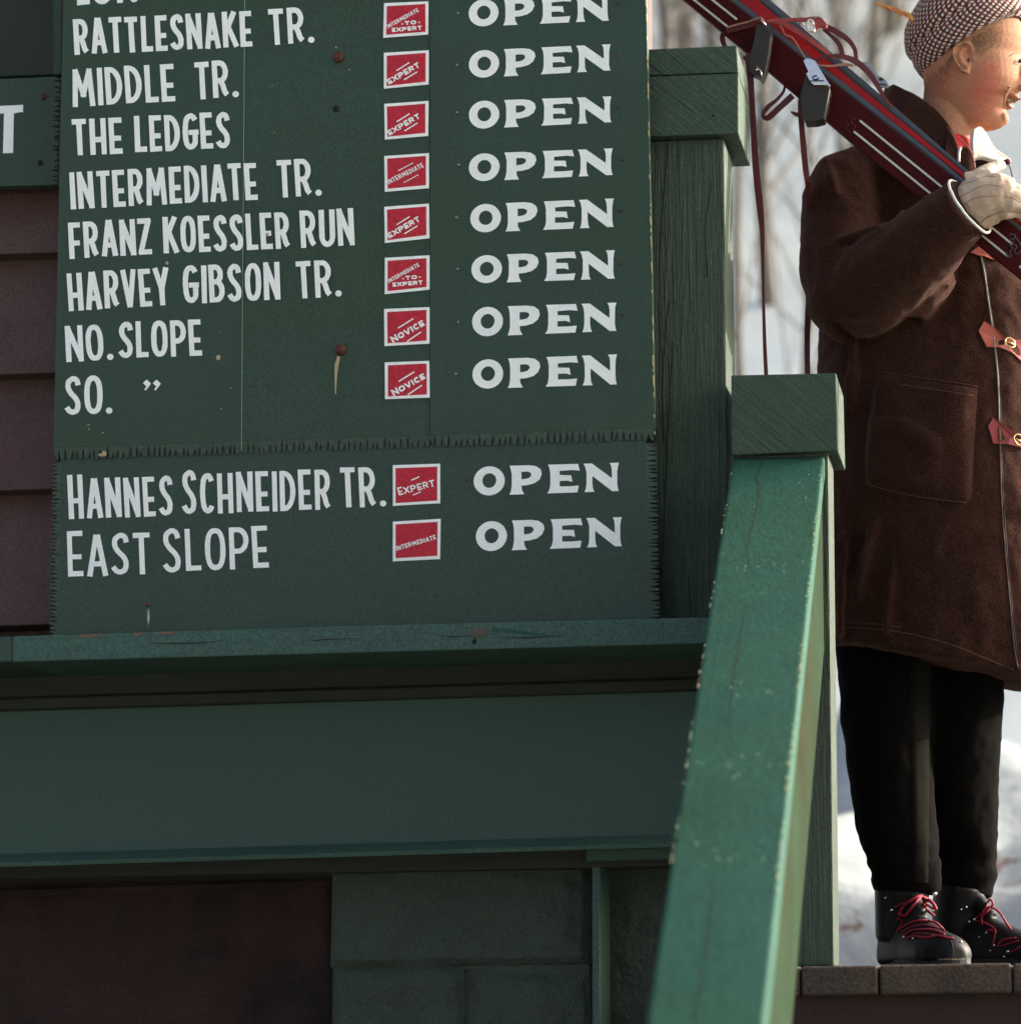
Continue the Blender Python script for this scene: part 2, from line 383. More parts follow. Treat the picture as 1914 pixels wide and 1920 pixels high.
dark_mat = mat('dark_ground', (0.07, 0.055, 0.045), 0.95, var=0.4, vscale=2, fine=0.1, fscale=60, bump=1.5, bscale=8, chip=(.5, .52, .55), chipth=.62, chipscale=1.2)  # unseen dark ground, added to cut snow bounce from below
m_ = MB(); N_ = 40; vs = []
for j in range(N_ + 1):
    for i in range(N_ + 1):
        x = lerp(-9, 5, i / N_); y = lerp(-7, 6.6, j / N_)
        vs.append((x, y, .004 + max(0, hz(x, y)) + .012 * (1 + noise.noise(Vector((x, y, 7))))))
m_.add(vs, [(j * (N_ + 1) + i, j * (N_ + 1) + i + 1, (j + 1) * (N_ + 1) + i + 1, (j + 1) * (N_ + 1) + i) for j in range(N_) for i in range(N_)])
tag(m_.build('unseen_dark_ground', dark_mat, smooth=True), kind='structure')
# snow bank and bare earth close behind the deck
bank = MB(); vs = []; NX, NY = 60, 30
bx0, bx1, by0, by1 = -1.6, 4.2, 7.0, 12.0
for j in range(NY + 1):
    for i in range(NX + 1):
        x = lerp(bx0, bx1, i / NX); y = lerp(by0, by1, j / NY); t = j / NY
        h = 1.55 + 1.3 * t + 0.22 * noise.noise(Vector((x * 1.1, y * .8, 1))) + .06 * noise.noise(Vector((x * 5, y * 5, 2)))
        e = min(1, min(i, NX - i) / 8, min(j + 2, 12) / 12)
        vs.append((x, y, -0.1 + h * e))
bank.add(vs, [(j * (NX + 1) + i, j * (NX + 1) + i + 1, (j + 1) * (NX + 1) + i + 1, (j + 1) * (NX + 1) + i) for j in range(NY) for i in range(NX)])
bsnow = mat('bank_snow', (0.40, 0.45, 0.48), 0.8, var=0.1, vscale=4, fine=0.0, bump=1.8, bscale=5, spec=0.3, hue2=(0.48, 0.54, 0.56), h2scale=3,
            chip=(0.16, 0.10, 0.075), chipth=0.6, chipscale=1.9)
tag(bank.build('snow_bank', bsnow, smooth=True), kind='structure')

# bare trees on the slope
bark = mat('pale_brown_bark', srgb(112, 106, 99), 0.9, var=0.3, vscale=6, fine=0.0, bump=0.5, bscale=30)
def bare_tree(x, y, h, r, seed, label, lean=0.0):
    rg = random.Random(seed); z0 = hz(x, y) - 0.2
    t = thing('bare_tree', label, 'tree', (x, y, z0), 'bare trees on the snowy slope')
    tr = MB(); pts = []; px_ = Vector((x, y, z0))
    for i in range(9):
        k = i / 8
        pts.append(px_ + Vector((lean * h * k + 0.06 * h * math.sin(k * 3 + seed) * k, 0.04 * h * math.sin(k * 4 + seed * 2) * k, h * k)))
    tr.tube(pts, [r * (1 - .85 * i / 8) for i in range(9)], 7)
    tr.build('trunk', bark, t, smooth=True)
    cr = MB()
    for i in range(30):
        k = 0.12 + 0.86 * rg.random(); j = min(7, int(k * 8)); p = pts[j].lerp(pts[j + 1], k * 8 - j)
        a = rg.uniform(0, 6.28); L_ = h * (0.30 * (1 - k) + .1) * rg.uniform(.6, 1.3)
        d = Vector((math.cos(a), math.sin(a), rg.uniform(.7, 1.6))).normalized(); q = p + d * L_ * .5 + Vector((0, 0, .03 * h)); e = q + d * L_ * .5 + Vector((0, 0, L_ * .25))
        rb = r * (1 - .8 * k) * .38; cr.tube([p, q, e], [rb, rb * .6, rb * .15], 4, False)
        for m in range(4):
            s = p.lerp(e, rg.uniform(.25, .95)); a2 = rg.uniform(0, 6.28); d2 = (d + Vector((math.cos(a2), math.sin(a2), .6)) * .8).normalized()
            cr.tube([s, s + d2 * L_ * rg.uniform(.2, .45)], [rb * .4, rb * .08], 3, False)
    cr.build('crown', bark, t, smooth=True)
trees = [(1236, 20, 24, .10), (1300, 26, 30, .12), (1395, 22, 26, .07), (1445, 25, 27, .11), (1478, 19, 22, .055), (1425, 34, 34, .13), (1640, 24, 28, .10),
         (1668, 33, 36, .12), (1605, 38, 40, .12), (1590, 28, 24, .07), (1330, 40, 44, .14), (1900, 31, 36, .11), (1760, 42, 40, .12), (2100, 26, 30, .12), (2300, 34, 33, .12), (1100, 30, 32, .12), (900, 36, 36, .12), (1515, 45, 40, .13)]
side = ['leftmost bare tree glimpsed above the tall post', 'slim bare tree over the tall post cap', 'thin bare sapling just right of the tall post', 'brown bare trunk between the post and hanging strap',
        'thinnest bare sapling beside the coat sleeve', 'distant bare tree between the two hanging straps', 'bare tree with streaky trunk behind the feather', 'far bare tree behind the bindings',
        'distant bare tree over the ski straps', 'low bare sapling just above the ski bindings', 'far bare tree left of the ski tips', 'bare tree behind the smiling face', 'far bare tree behind the checked cap',
        'bare tree outside the right edge of view', 'far bare tree outside the right edge of view', 'bare tree hidden behind the lodge sign', 'far bare tree hidden behind the lodge sign', 'most distant bare tree behind the brown sleeve']
for i, (u, Y, _, r) in enumerate(trees):
    p = at(u, 900, Y)
    bare_tree(p.x, Y, 5.0 + Y * .14, r * .7, i + 3, side[i] + ' on the snowy slope', lean=random.uniform(-.05, .05))

rg = random.Random(77)
for i in range(44):
    u = rg.uniform(1150, 2150); Y = rg.uniform(30, 60); p = at(u, 900, Y)
    bare_tree(p.x, Y, 8 + Y * .12, rg.uniform(.06, .14), 100 + i, 'one of the blurred far bare trees standing high on the snowy slope', lean=rg.uniform(-.05, .05))
# ------------------------------------------------------------------ lodge wall (left), clapboards
YB = 4.60
wall = thing('lodge_wall', 'maroon clapboard lodge wall behind the green trail board', 'wall', at(60, 1800, 4.8))
back = MB(); a = at(-700, 1600, 4.84); b = at(1196, -900, 4.84)
back.box((a.x, 4.83, a.z), (b.x, 5.0, b.z)); back.build('wall_core', M['maroon'], wall)
edges = [1172, 918, 700, 474, 240, 10, -220, -450, -680]
for i, e in enumerate(edges):
    top = edges[i + 1] - 14 if i + 1 < len(edges) else e - 240
    pts = []
    m_ = MB()
    for u in (-700, 1190):
        s_ = -(u - 60) * 0.033
        for v, Y in ((e + s_, 4.745), (top + s_, 4.80)):
            p = at(u, v, Y); pts += [p, Vector((p.x, 4.829, p.z))]
    # bottom-left front/back, top-left front/back, right ...
    m_.add([pts[0], pts[1], pts[2], pts[3], pts[4], pts[5], pts[6], pts[7]],
           [(0, 4, 6, 2), (0, 1, 5, 4), (2, 6, 7, 3), (0, 2, 3, 1), (4, 5, 7, 6), (1, 3, 7, 5)])
    m_.build('clapboard', M['maroon'], wall, bevel=0.002)
sh = thing('window_shutter', 'green shutter with shade put into its colour above the small sign at top left', 'shutter', at(50, 140, 4.72))
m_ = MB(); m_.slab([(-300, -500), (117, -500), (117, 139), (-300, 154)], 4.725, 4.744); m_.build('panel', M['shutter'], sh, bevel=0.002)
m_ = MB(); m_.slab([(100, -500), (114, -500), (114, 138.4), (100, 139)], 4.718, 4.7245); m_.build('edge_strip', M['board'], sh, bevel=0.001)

def ragged(p0, p1, hvec, n, Y, depth, seed, parent, thick, amp=.5):
    """fluted, splintered board edge running p0->p1 (pixels); hvec points from the edge into the board"""
    rg = random.Random(seed); S = 12; rows = 6; m_ = MB(); vs = []
    hs = [rg.uniform(1 - amp, 1 + amp * .35) for _ in range(n + 1)]; ws = [rg.uniform(.2, .36) for _ in range(n + 1)]; ds = [rg.uniform(.55, 1) for _ in range(n + 1)]
    ph = [rg.uniform(-.22, .22) for _ in range(n + 1)]
    Lx, Ly = p1[0] - p0[0], p1[1] - p0[1]
    for r in range(rows + 1):
        t = r / rows              # 0 inner, 1 edge
        for i in range(n * S + 1):
            s = i / S; k = min(n, int(s + .5)); c = abs(s - k - ph[k]); tt = max(0, (t - (1 - hs[k])) / max(hs[k], .01)) if hs[k] < 1 else t
            wd = ws[k] * tt ** .9
            gdep = 0 if wd <= 0 or c > wd else (1 - (c / wd) ** 2) * ds[k] * min(1, tt * 1.1)
            q = at(p0[0] + Lx * i / (n * S) + hvec[0] * (1 - t), p0[1] + Ly * i / (n * S) + hvec[1] * (1 - t), Y)
            q.y += gdep * depth + 0.0016 * t; vs.append(q)
    W = n * S + 1
    for i in range(W): q = vs[rows * W + i]; vs.append(Vector((q.x, max(q.y, Y + thick), q.z)))
    fs = [(j * W + i, j * W + i + 1, (j + 1) * W + i + 1, (j + 1) * W + i) for j in range(rows + 1) for i in range(W - 1)]
    m_.add(vs, fs); o = m_.build('ragged_edge', M['ragged'], parent, recalc=False)
    o['kind'] = 'stuff'; return o

# small sign at far left with the end of a word
ss = thing('small_sign', 'narrow green sign board with a white T at the far left edge', 'sign', at(40, 348, 4.68))
m_ = MB(); m_.slab([(-420, 163), (100, 143), (98, 346.5), (-420, 361)], 4.69, 4.712); m_.build('sign_panel', M['board2'], ss, bevel=0.001)
ragged((112, 143), (107, 347), (-13, 0), 22, 4.689, .009, 5, ss, .02)
P = Paint(4.6885)
P.poly([(-22, 199), (43.5, 196), (43, 210), (39, 209.5), (26, 212), (24.5, 286), (5.5, 287), (7.5, 212), (-8, 213), (-22, 217)])
P.build('lettering', M['white'], ss)
m_ = MB(); q = at(80.5, 180.5, 4.688); m_.ball(q, (.0055, .004, .006)); m_.build('screw', M['rust'], ss, smooth=True)
m_ = MB(); q = at(75, 305, 4.6895); m_.ball(q, (.0058, .002, .006)); m_.build('screw_hole', M['hole'], ss, smooth=True)

# ------------------------------------------------------------------ trail board
board = thing('trail_board', 'large green board listing ski trails in white hand lettering, each marked OPEN', 'sign', at(660, 1190, YB))
def Lx(v): return 118 - v * 0.0215            # left edge
def Rx(v): return 1212 + v * 0.0195           # right edge
def S1(v): return 459 - v * .0075
def S2(v): return 804.5 + v * .001
def Bv(u): return 862 - (u - 100) * 0.0338      # bottom edge of the main board
TOPV = -420
H = 22
for k, (l, r, yo) in enumerate(((Lx, S1, 0), (S1, S2, .0015), (S2, Rx, 0.0005))):
    m_ = MB(); g_ = .5
    m_.slab([(l(TOPV) + g_, TOPV), (r(TOPV) - g_, TOPV), (r(Bv(r(840))) - g_, Bv(r(840)) - H), (l(Bv(l(840))) + g_, Bv(l(840)) - H)], YB + yo, YB + .022)
    m_.build('plank', M['board'], board, bevel=0.0012, segs=2)
    ragged((l(850) + g_, Bv(l(850))), (r(830) - g_, Bv(r(830))), (0, -H), [32, 33, 36][k], YB + yo + .0002, .015, 11 + k, board, .02, .55)
# thin pale sliver down the seams and the worn right edge
m_ = MB()
m_.slab([(S1(TOPV) - .6, TOPV), (S1(TOPV) + .2, TOPV), (S1(840) + .2, 846), (S1(840) - .6, 846)], YB - .0004, YB + .001)
m_.build('seam_sliver', M['chipgreen'], board)
m_ = MB(); m_.slab([(S2(TOPV) - 1.6, TOPV), (S2(TOPV) - .6, TOPV), (S2(820) - .6, 822), (S2(820) - 1.6, 822)], YB - .0003, YB + .001)
m_.build('seam_sliver', M['ledge'], board)
# lower board, set 6 mm back
YL = YB + .006
lowpoly = [(114, 868 - 2), (1212, 829), (1222, 1165), (108, 1205)]
m_ = MB(); m_.slab([(113, 850), (1211, 812), (1221, 1170), (106, 1207)], YL, YL + .02); m_.build('lower_plank', M['board2'], board, bevel=.001)
ragged((98, 868), (92, 1196), (17, 0), 44, YL - .0002, .012, 31, board, .02, .5)
ragged((1228.5, 830), (1237, 1158), (-19, 0), 40, YL - .0002, .012, 37, board, .02, .5)
rows = [
 (("RATTLESNAKE", 140, 102.5, 474, 86, 67), ("TR.", 506, 84, 590, 79, 67.5)),
 (("MIDDLE", 136.5, 200, 329.5, 188.5, 70.5), ("TR.", 367, 185.5, 448, 181, 70)),
 (("THE", 137, 291.8, 231, 287.5, 68), ("LEDGES", 253.5, 285.5, 433, 276.5, 68)),
 (("INTERMEDIATE", 133, 391.5, 484, 373.5, 69.5), ("TR.", 521, 370, 603.5, 366, 70.5)),
 (("FRANZ", 130.4, 484.5, 286, 476.5, 68), ("KOESSLER", 307, 475.5, 545, 464.5, 68.5), ("RUN", 564.5, 464, 665.5, 459.5, 70)),
 (("HARVEY", 129, 583, 319.5, 571, 71), ("GIBSON", 344.5, 569, 526, 562, 71), ("TR.", 557.5, 559.5, 641, 555, 70)),
 (("NO.", 124.5, 679, 213, 674, 68), ("SLOPE", 222.5, 672, 379.6, 666, 68)),
 (("SO.", 122, 777, 211, 775, 72.5),),
]
for rw in rows:
    for (t, a, b, c, d, h) in rw[:-1]:
        P = Paint(YB - .0008); P.word(t, a, b, c, d, h, 9.9); P.build('lettering', M['white'], board)
    P = Paint(YB - .0008); t, a, b, c, d, h = rw[-1]; P.word(t, a, b, c, d, h, 9.9)
    if rw[0][0] == "SO.":
        for du in (268, 286.5):     # ditto marks
            P.poly([(du, 718), (du + 7, 711.5), (du + 15, 719), (du + 12.5, 723), (du + 5, 732), (du + 2.5, 730.5), (du + 6.5, 724.5)])
    P.build('lettering', M['white'], board)
P = Paint(YB - .0008)
P.poly([(144, -30), (155, -30), (155, -3), (168.5, -4), (168.5, 7), (144.5, 9.5)])
P.ribbon([(176 + 15 * (1 - math.cos(R(a))), -22 + 24 * math.sin(R(a))) for a in range(0, 181, 15)], 11)
P.poly([(219, -40), (231.5, -40), (230.5, 4.5), (219.5, 5.2)]); P.dot(251, -3.5, 7)
P.build('lettering', M['white'], board)
for rw in ((("HANNES", 129.5, 974.5, 325.5, 966, 83, .9), ("SCHNEIDER", 342, 964.5, 620.5, 955, 82, .92), ("TR.", 640, 952, 724.5, 949, 75, 1)),
           (("EAST", 127.5, 1082, 283.5, 1076, 85, .92), ("SLOPE", 307, 1073.5, 505, 1064.5, 83, .95))):
    for (t, a, b, c, d, h, s_) in rw:
        P = Paint(YL - .0008); P.word(t, a, b, c, d, h, 9.6, small=s_, gap=.2); P.build('lettering', M['white'], board)
opens = [(878.5, -1, 50, 1141.5, -13, 38), (879, 94.5, 146.5, 1144.5, 82, 131.5), (879, 189, 242, 1146, 180, 228.5), (879, 288, 340.5, 1148.5, 277.5, 327.5), (881.5, 383, 436.5, 1150.5, 371.5, 425),
         (883.5, 479, 531.5, 1152.5, 468.5, 522), (885, 576, 631.5, 1155.5, 567, 620), (885.5, 674.5, 729.5, 1156.5, 664, 720.5), (888, 875, 930, 1160, 867.5, 920.5), (892, 978, 1034.5, 1165.5, 969.5, 1024)]
for k, o_ in enumerate(opens):
    P = Paint((YB if k < 8 else YL) - .0008); paint_open(P, *o_); P.build('lettering', M['white'], board)
# red difficulty plaques
plq = [(719.5, 5, 803, 1, 803, 64, 718.5, 70, 'IE'), (719.5, 98, 803.5, 93, 803.5, 158, 719.5, 166, 'E'), (720, 194, 803, 188, 803, 254, 721, 261, 'E'), (720.5, 291.5, 804, 286, 804, 352, 721, 359, 'I'),
       (720, 387, 804.5, 381, 805, 446, 721.5, 455, 'E'), (721, 483, 805, 478, 805, 543, 721, 551, 'IE'), (720, 579, 805, 575, 805.5, 644, 721, 649, 'N'), (721.5, 679, 805, 675.8, 806, 745, 722, 748.7, 'N'),
       (736, 872.4, 825.5, 869, 825, 944, 736.5, 948.4, 'E2'), (736, 977.8, 826, 972.8, 825.5, 1048, 736, 1052.4, 'I2')]
for k, (a, b, c, d, e, f, g_, h, kind) in enumerate(plq):
    Y = (YB if k < 8 else YL) - .0006
    q = [(a, b), (c, d), (c if False else e if False else c, f), (g_, h)]
    q = [(a, b), (c, d), (e, f), (g_, h)]
    cx = sum(x for x, _ in q) / 4; cy = sum(y for _, y in q) / 4
    outer = MB(); pts = []
    jq = [(x + random.uniform(-.4, .4), y + random.uniform(-.4, .4)) for x, y in q]
    outer.slab(jq, Y - .001, Y); pl = outer.build('difficulty_plaque', M['white'], board, bevel=.0004)
    def ins(x, y, t): return (x + math.copysign(t, cx - x), y + math.copysign(t, cy - y))
    m_ = MB(); m_.slab([ins(x, y, 5.6 + random.uniform(-.3, .3)) for x, y in q], Y - .0014, Y - .0009); m_.build('red_field', M['plaque_red'], pl)
    P = Paint(Y - .0018)
    def seg(u0, v0, u1, v1, th=2): P.ribbon([(a + u0, b + v0), (a + u1, b + v1)], th)
    if kind == 'E':
        P.word('EXPERT', a + 10, b + 60, a + 68.5, b + 26.5, 10.5, 2.7, gap=.3, wscale=.75); seg(23.5, 34, 48, 18.5, 2.2); seg(38, 51, 62.5, 36, 2.2)
    elif kind == 'IE':
        P.word('INTERMEDIATE', a + 8.5, b + 47.5, a + 66, b + 15.5, 7.4, 1.5, gap=.3, wscale=.6); P.word('TO', a + 39.5, b + 41.5, a + 61, b + 39.5, 7.4, 2.3, gap=.5, wscale=1)
        seg(33, 39.3, 36.5, 39, 1.8); seg(64, 36.5, 68, 36, 1.8); P.word('EXPERT', a + 15.5, b + 54.5, a + 71.5, b + 50, 8, 2.3, gap=.35, wscale=.8)
    elif kind == 'I':
        P.word('INTERMEDIATE', a + 8, b + 54, a + 74.5, b + 21, 9, 1.6, gap=.3, wscale=.6); seg(26, 28, 54, 13.5, 1.5); seg(36, 50.5, 64, 35.5, 1.5)
    elif kind == 'N':
        P.word('NOVICE', a + 17, b + 64, a + 77, b + 30, 13, 3.2, gap=.25, wscale=.7, small=.86); seg(26, 36, 55, 18, 2.4); seg(43, 61, 69.5, 43, 2.4)
    elif kind == 'E2':
        P.word('EXPERT', a + 12, b + 56.5, a + 80, b + 39, 15, 2.6, gap=.25, wscale=.55, small=.85); seg(35, 28, 50, 21.5, 2); seg(38, 56, 53, 49.5, 2)
    else:
        P.word('INTERMEDIATE', a + 7.5, b + 55, a + 82, b + 33, 10, 1.7, gap=.3, wscale=.55, small=.85)
    P.build('lettering', M['white'], pl)
# bolts, nails, holes
for (u, v) in ((634, 107), (638.5, 656)):
    m_ = MB(); q = at(u, v, YB); m_.ball(q, (.0105, .008, .0105), 14, 8); m_.tube([q + Vector((0, .002, 0)), q + Vector((0, -.0095, 0))], .0055, 6)
    m_.build('bolt', M['rust'], board, smooth=False)
m_ = MB(); m_.ball(at(630, 203.5, YB), (.0062, .0015, .0066), 14); m_.build('bolt_hole', M['hole'], board, smooth=True)
nl = [(860, 27), (858.5, 125), (858, 215), (862, 312), (860, 408), (860, 507), (860.5, 607), (857.5, 705), (1161, 7), (1161, 104), (1158, 202), (1168, 301), (1165, 397), (1165, 496), (1170, 592), (1169, 690), (875.5, 902), (875.5, 1004)]
for i, (u, v) in enumerate(nl):
    m_ = MB(); q = at(u, v, YB); Lr = random.uniform(.006, .010); d = Vector((random.uniform(-.5, .1), -1, random.uniform(-.3, .5)))
    m_.tube([q, q + d * Lr], .0011, 6); m_.ball(q + d * Lr, (.0022, .0013, .0022), 8, 5)
    m_.build('nail', M['rust'] if i > 7 else M['steel'], board, smooth=True)
# drips, chips and small marks on the paint
P = Paint(YB - .0009); P.ribbon([(635, 668), (631, 685), (629.5, 705), (629, 739)], 7, [.9, 1.1, .7, .25]); P.build('paint_drip', M['chip'], board)
P = Paint(YB - .0009)
for (u, v, r) in ((408.5, 669.5, 5.5), (195, 851, 6), (188, 853, 4), (166, 796, 2.3), (167, 805, 2), (193, 811, 2), (313, 493, 3.6), (500.5, 440, 4), (511, 159.8, 1), (514.5, 249, 1.2), (433, 727, 1.5), (415, 766, 1.6), (412, 622, 1), (630, 88, 2.2), (655, 130, 1.6)):
    P.poly([(u + r * random.uniform(.6, 1.1) * math.cos(a * .9), v + r * random.uniform(.6, 1.1) * math.sin(a * .9)) for a in range(7)])
P.build('paint_chip', M['chip'], board)['kind'] = 'stuff'
m_ = MB(); rg = random.Random(4); v = -60
while v < 826:
    L_ = rg.choice((4, 7, 12, 20)) * rg.uniform(.6, 1.2); w_ = rg.uniform(1, 3.4)
    m_.slab([(Rx(v) - w_, v), (Rx(v) - .2, v - 2), (Rx(v + L_) - .2, v + L_), (Rx(v + L_ * .6) - w_ * rg.uniform(.5, 1), v + L_ * .7)], YB - .0006, YB + .004); v += L_ + rg.choice((3, 10, 26, 40)) * rg.uniform(.5, 1.3)
m_.build('paint_chip', M['chip'], board)['kind'] = 'stuff'

# ------------------------------------------------------------------ ledge, moulding, fascia
ledge = thing('sign_ledge', 'weathered green ledge board under the trail board', 'ledge', at(660, 1240, 4.56))
YD = 4.562
def Tv(u): return 1193 - (u - 22) * .0275
def Bl(u): return 1242 - u * .0268
m_ = MB(); m_.slab([(22, Tv(22)), (640, Tv(640) - 2), (1450, Tv(1450)), (1450, Bl(1450)), (640, Bl(640)), (22, Bl(22))], YD, 4.80); m_.build('ledge_board', M['ledge'], ledge, bevel=.003, segs=2)
m_ = MB(); m_.slab([(-700, 1212), (20.5, 1193), (20.5, 1241), (-700, 1262)], YD - .003, 4.80); m_.build('ledge_board', M['board2'], ledge, bevel=.003, segs=2)
P = Paint(YD - .0006)
for (u0, v0, u1, v1, th) in ((145, 1193, 192, 1189.5, 4.5), (293, 1186, 334, 1186, 4), (250, 1189, 268, 1187, 5)):
    P = Paint(YD - .0006); P.ribbon([(u0, v0), (lerp(u0, u1, .4), lerp(v0, v1, .4) + 1), (u1, v1)], th, [.3, 1, .3]); P.build('split_wood', M['splinter'], ledge)
m_ = MB(); m_.ball(at(897, 1187, YD), (.019, .0022, .0085), 18, 10); m_.build('knot', M['knot'], ledge, smooth=True)
m_ = MB(); m_.ball(at(889, 1203, YD), (.004, .002, .005)); m_.build('nail_hole', M['hole'], ledge)
P = Paint(YD - .0009); P.ribbon([(922, 1180), (960, 1184), (1000, 1189), (1042, 1192)], 7, [1, 1, .6, .1]); P.build('raised_grain', M['rail'], ledge)
P = Paint(YD - .0006)
for pts in ([(280, 1206), (320, 1207), (370, 1206), (420, 1201)], [(575, 1203), (610, 1199), (680, 1197)], [(820, 1191), (850, 1194), (884, 1192)], [(925, 1196), (990, 1196), (1060, 1192)]):
    P = Paint(YD - .0006); P.ribbon(pts, 2.2, [.2] + [1] * (len(pts) - 2) + [.2]); P.build('crack', M['crack'], ledge)
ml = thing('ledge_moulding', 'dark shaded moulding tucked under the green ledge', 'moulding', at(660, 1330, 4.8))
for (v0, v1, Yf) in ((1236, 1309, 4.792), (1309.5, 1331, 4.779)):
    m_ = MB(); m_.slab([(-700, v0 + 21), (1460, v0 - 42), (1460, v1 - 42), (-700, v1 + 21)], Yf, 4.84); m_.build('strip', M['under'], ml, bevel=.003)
fas = thing('fascia_board', 'broad dark green fascia panel with pale bottom lip', 'fascia', at(660, 1625, 4.8))
def sl_(u, v): return v - u * .0295
m_ = MB(); m_.slab([(-700, sl_(-700, 1334)), (1460, sl_(1460, 1334)), (1460, sl_(1460, 1608)), (-700, sl_(-700, 1608))], 4.80, 4.84); m_.build('panel', M['fascia'], fas, bevel=.001)
m_ = MB(); pr = []
for u in (-700, 1465):
    for (v, Y) in ((1602, 4.799), (1618, 4.755), (1626, 4.758), (1626, 4.84)): p = at(u, sl_(u, v), Y); pr.append(p)
m_.add(pr, [(0, 4, 5, 1), (1, 5, 6, 2), (2, 6, 7, 3), (0, 1, 2, 3), (7, 6, 5, 4)]); m_.build('bottom_lip', M['ledge'], fas)
def rough_face(mb, x0, x1, z0, z1, Yf, Yb, amp, sc_, nx_, nz_, seed):
    """a block whose front is hewn and uneven"""
    vs = []
    for j in range(nz_ + 1):
        for i in range(nx_ + 1):
            x = lerp(x0, x1, i / nx_); z = lerp(z0, z1, j / nz_); p = Vector((x * sc_, seed * 3.1, z * sc_ * 1.6))
            d = noise.fractal(p, .9, 2.1, 4) * amp * .5 + abs(noise.noise(p * .7)) * amp * .6 + noise.noise(p * 5) * amp * .12
            e = min(i, nx_ - i, j, nz_ - j); d = d if e > 1 else .012 + d * .3
            vs.append((x, Yf + d, z))
    W = nx_ + 1; n0 = len(vs)
    fs = [(j * W + i, j * W + i + 1, (j + 1) * W + i + 1, (j + 1) * W + i) for j in range(nz_) for i in range(nx_)]
    vs += [(x0, Yb, z0), (x1, Yb, z0), (x1, Yb, z1), (x0, Yb, z1)]
    a_, b_, c_, d_ = 0, nx_, (nz_ + 1) * W - 1, nz_ * W
    fs += [tuple(range(0, W))[::-1] + (n0, n0 + 1), tuple(range(d_, c_ + 1)) + (n0 + 2, n0 + 3), (n0 + 1, n0, n0 + 3, n0 + 2)]
    fs += [tuple(j * W for j in range(nz_ + 1)) + (n0 + 3, n0), tuple(j * W + nx_ for j in range(nz_ + 1))[::-1] + (n0 + 1, n0 + 2)]
    mb.add(vs, fs)
# ------------------------------------------------------------------ recess below the fascia
rc = thing('lower_wall', 'shadowed stained brown wall in the recess at bottom left', 'wall', at(300, 1930, 5.1))
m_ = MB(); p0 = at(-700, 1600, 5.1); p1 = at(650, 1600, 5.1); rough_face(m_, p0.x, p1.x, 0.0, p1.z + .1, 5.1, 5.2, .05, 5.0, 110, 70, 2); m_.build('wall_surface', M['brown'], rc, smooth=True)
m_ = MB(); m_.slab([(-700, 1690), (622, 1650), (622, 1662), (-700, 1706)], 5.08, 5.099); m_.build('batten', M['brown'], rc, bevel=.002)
pn = thing('stone_pier', 'rough mottled dark green stone pier below the fascia', 'pier', at(860, 1930, 4.95))
a_ = at(622, 1640, 4.93); b_ = at(1108, 1640, 4.93); zj = at(860, 1815, 4.93).z
m_ = MB(); rough_face(m_, a_.x, b_.x, zj + .003, b_.z + .08, 4.92, 5.15, .022, 6, 70, 40, 5); m_.build('stone_block', M['plaster'], pn, smooth=True)
m_ = MB(); rough_face(m_, a_.x + .01, lerp(a_.x, b_.x, .52), zj - .62, zj - .002, 4.915, 5.15, .026, 7, 40, 60, 8); m_.build('stone_block', M['plaster'], pn, smooth=True)
m_ = MB(); rough_face(m_, lerp(a_.x, b_.x, .535), b_.x, zj - .62, zj - .002, 4.922, 5.15, .026, 7, 40, 60, 11); m_.build('stone_block', M['plaster'], pn, smooth=True)
m_ = MB(); m_.box((a_.x + .004, 4.934, 0), (b_.x - .004, 5.14, b_.z + .07)); m_.build('mortar', M['plaster'], pn)
dr = thing('door_frame', 'green door frame edge with recessed panel beside the stair rail', 'door frame', at(1120, 1930, 4.9))
m_ = MB(); m_.slab([(1098, 1592), (1470, 1581), (1470, 1606), (1098, 1617)], 4.815, 4.90); m_.build('lintel', M['fascia'], dr, bevel=.003)
a_ = at(1109, 1640, 4.84); b_ = at(1124, 1640, 4.84); m_ = MB(); m_.box((a_.x, 4.845, 0), (b_.x, 5.1, a_.z + .03)); m_.build('jamb', M['ledge'], dr, bevel=.002)
a_ = at(1124, 1640, 4.95); b_ = at(1141, 1640, 4.95); m_ = MB(); m_.box((a_.x, 4.93, 0), (b_.x, 5.1, a_.z + .06)); m_.build('stop', M['under'], dr, bevel=.002)
a_ = at(1141, 1640, 4.98); b_ = at(1480, 1640, 4.98); m_ = MB(); m_.box((a_.x, 4.96, 0), (b_.x, 5.1, a_.z + .08)); m_.build('door_panel', M['plaster'], dr, bevel=.002)
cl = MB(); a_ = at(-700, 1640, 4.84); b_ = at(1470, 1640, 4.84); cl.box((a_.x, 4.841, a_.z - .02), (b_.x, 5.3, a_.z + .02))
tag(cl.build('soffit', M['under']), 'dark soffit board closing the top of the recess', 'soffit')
nail = thing('standing_nail', 'single bright nail standing upright on the green ledge', 'nail', at(279, 1184, YD + .02))
m_ = MB(); q = at(279, 1184, YD + .012); q2 = at(277.5, 1136, YD + .012); m_.tube([q, q2], .0022, 8); m_.build('shank', M['steel'], nail, smooth=True)
m_ = MB(); m_.tube([q2, at(277.4, 1132.5, YD + .012)], .0058, 10); m_.build('head', M['rust'], nail)

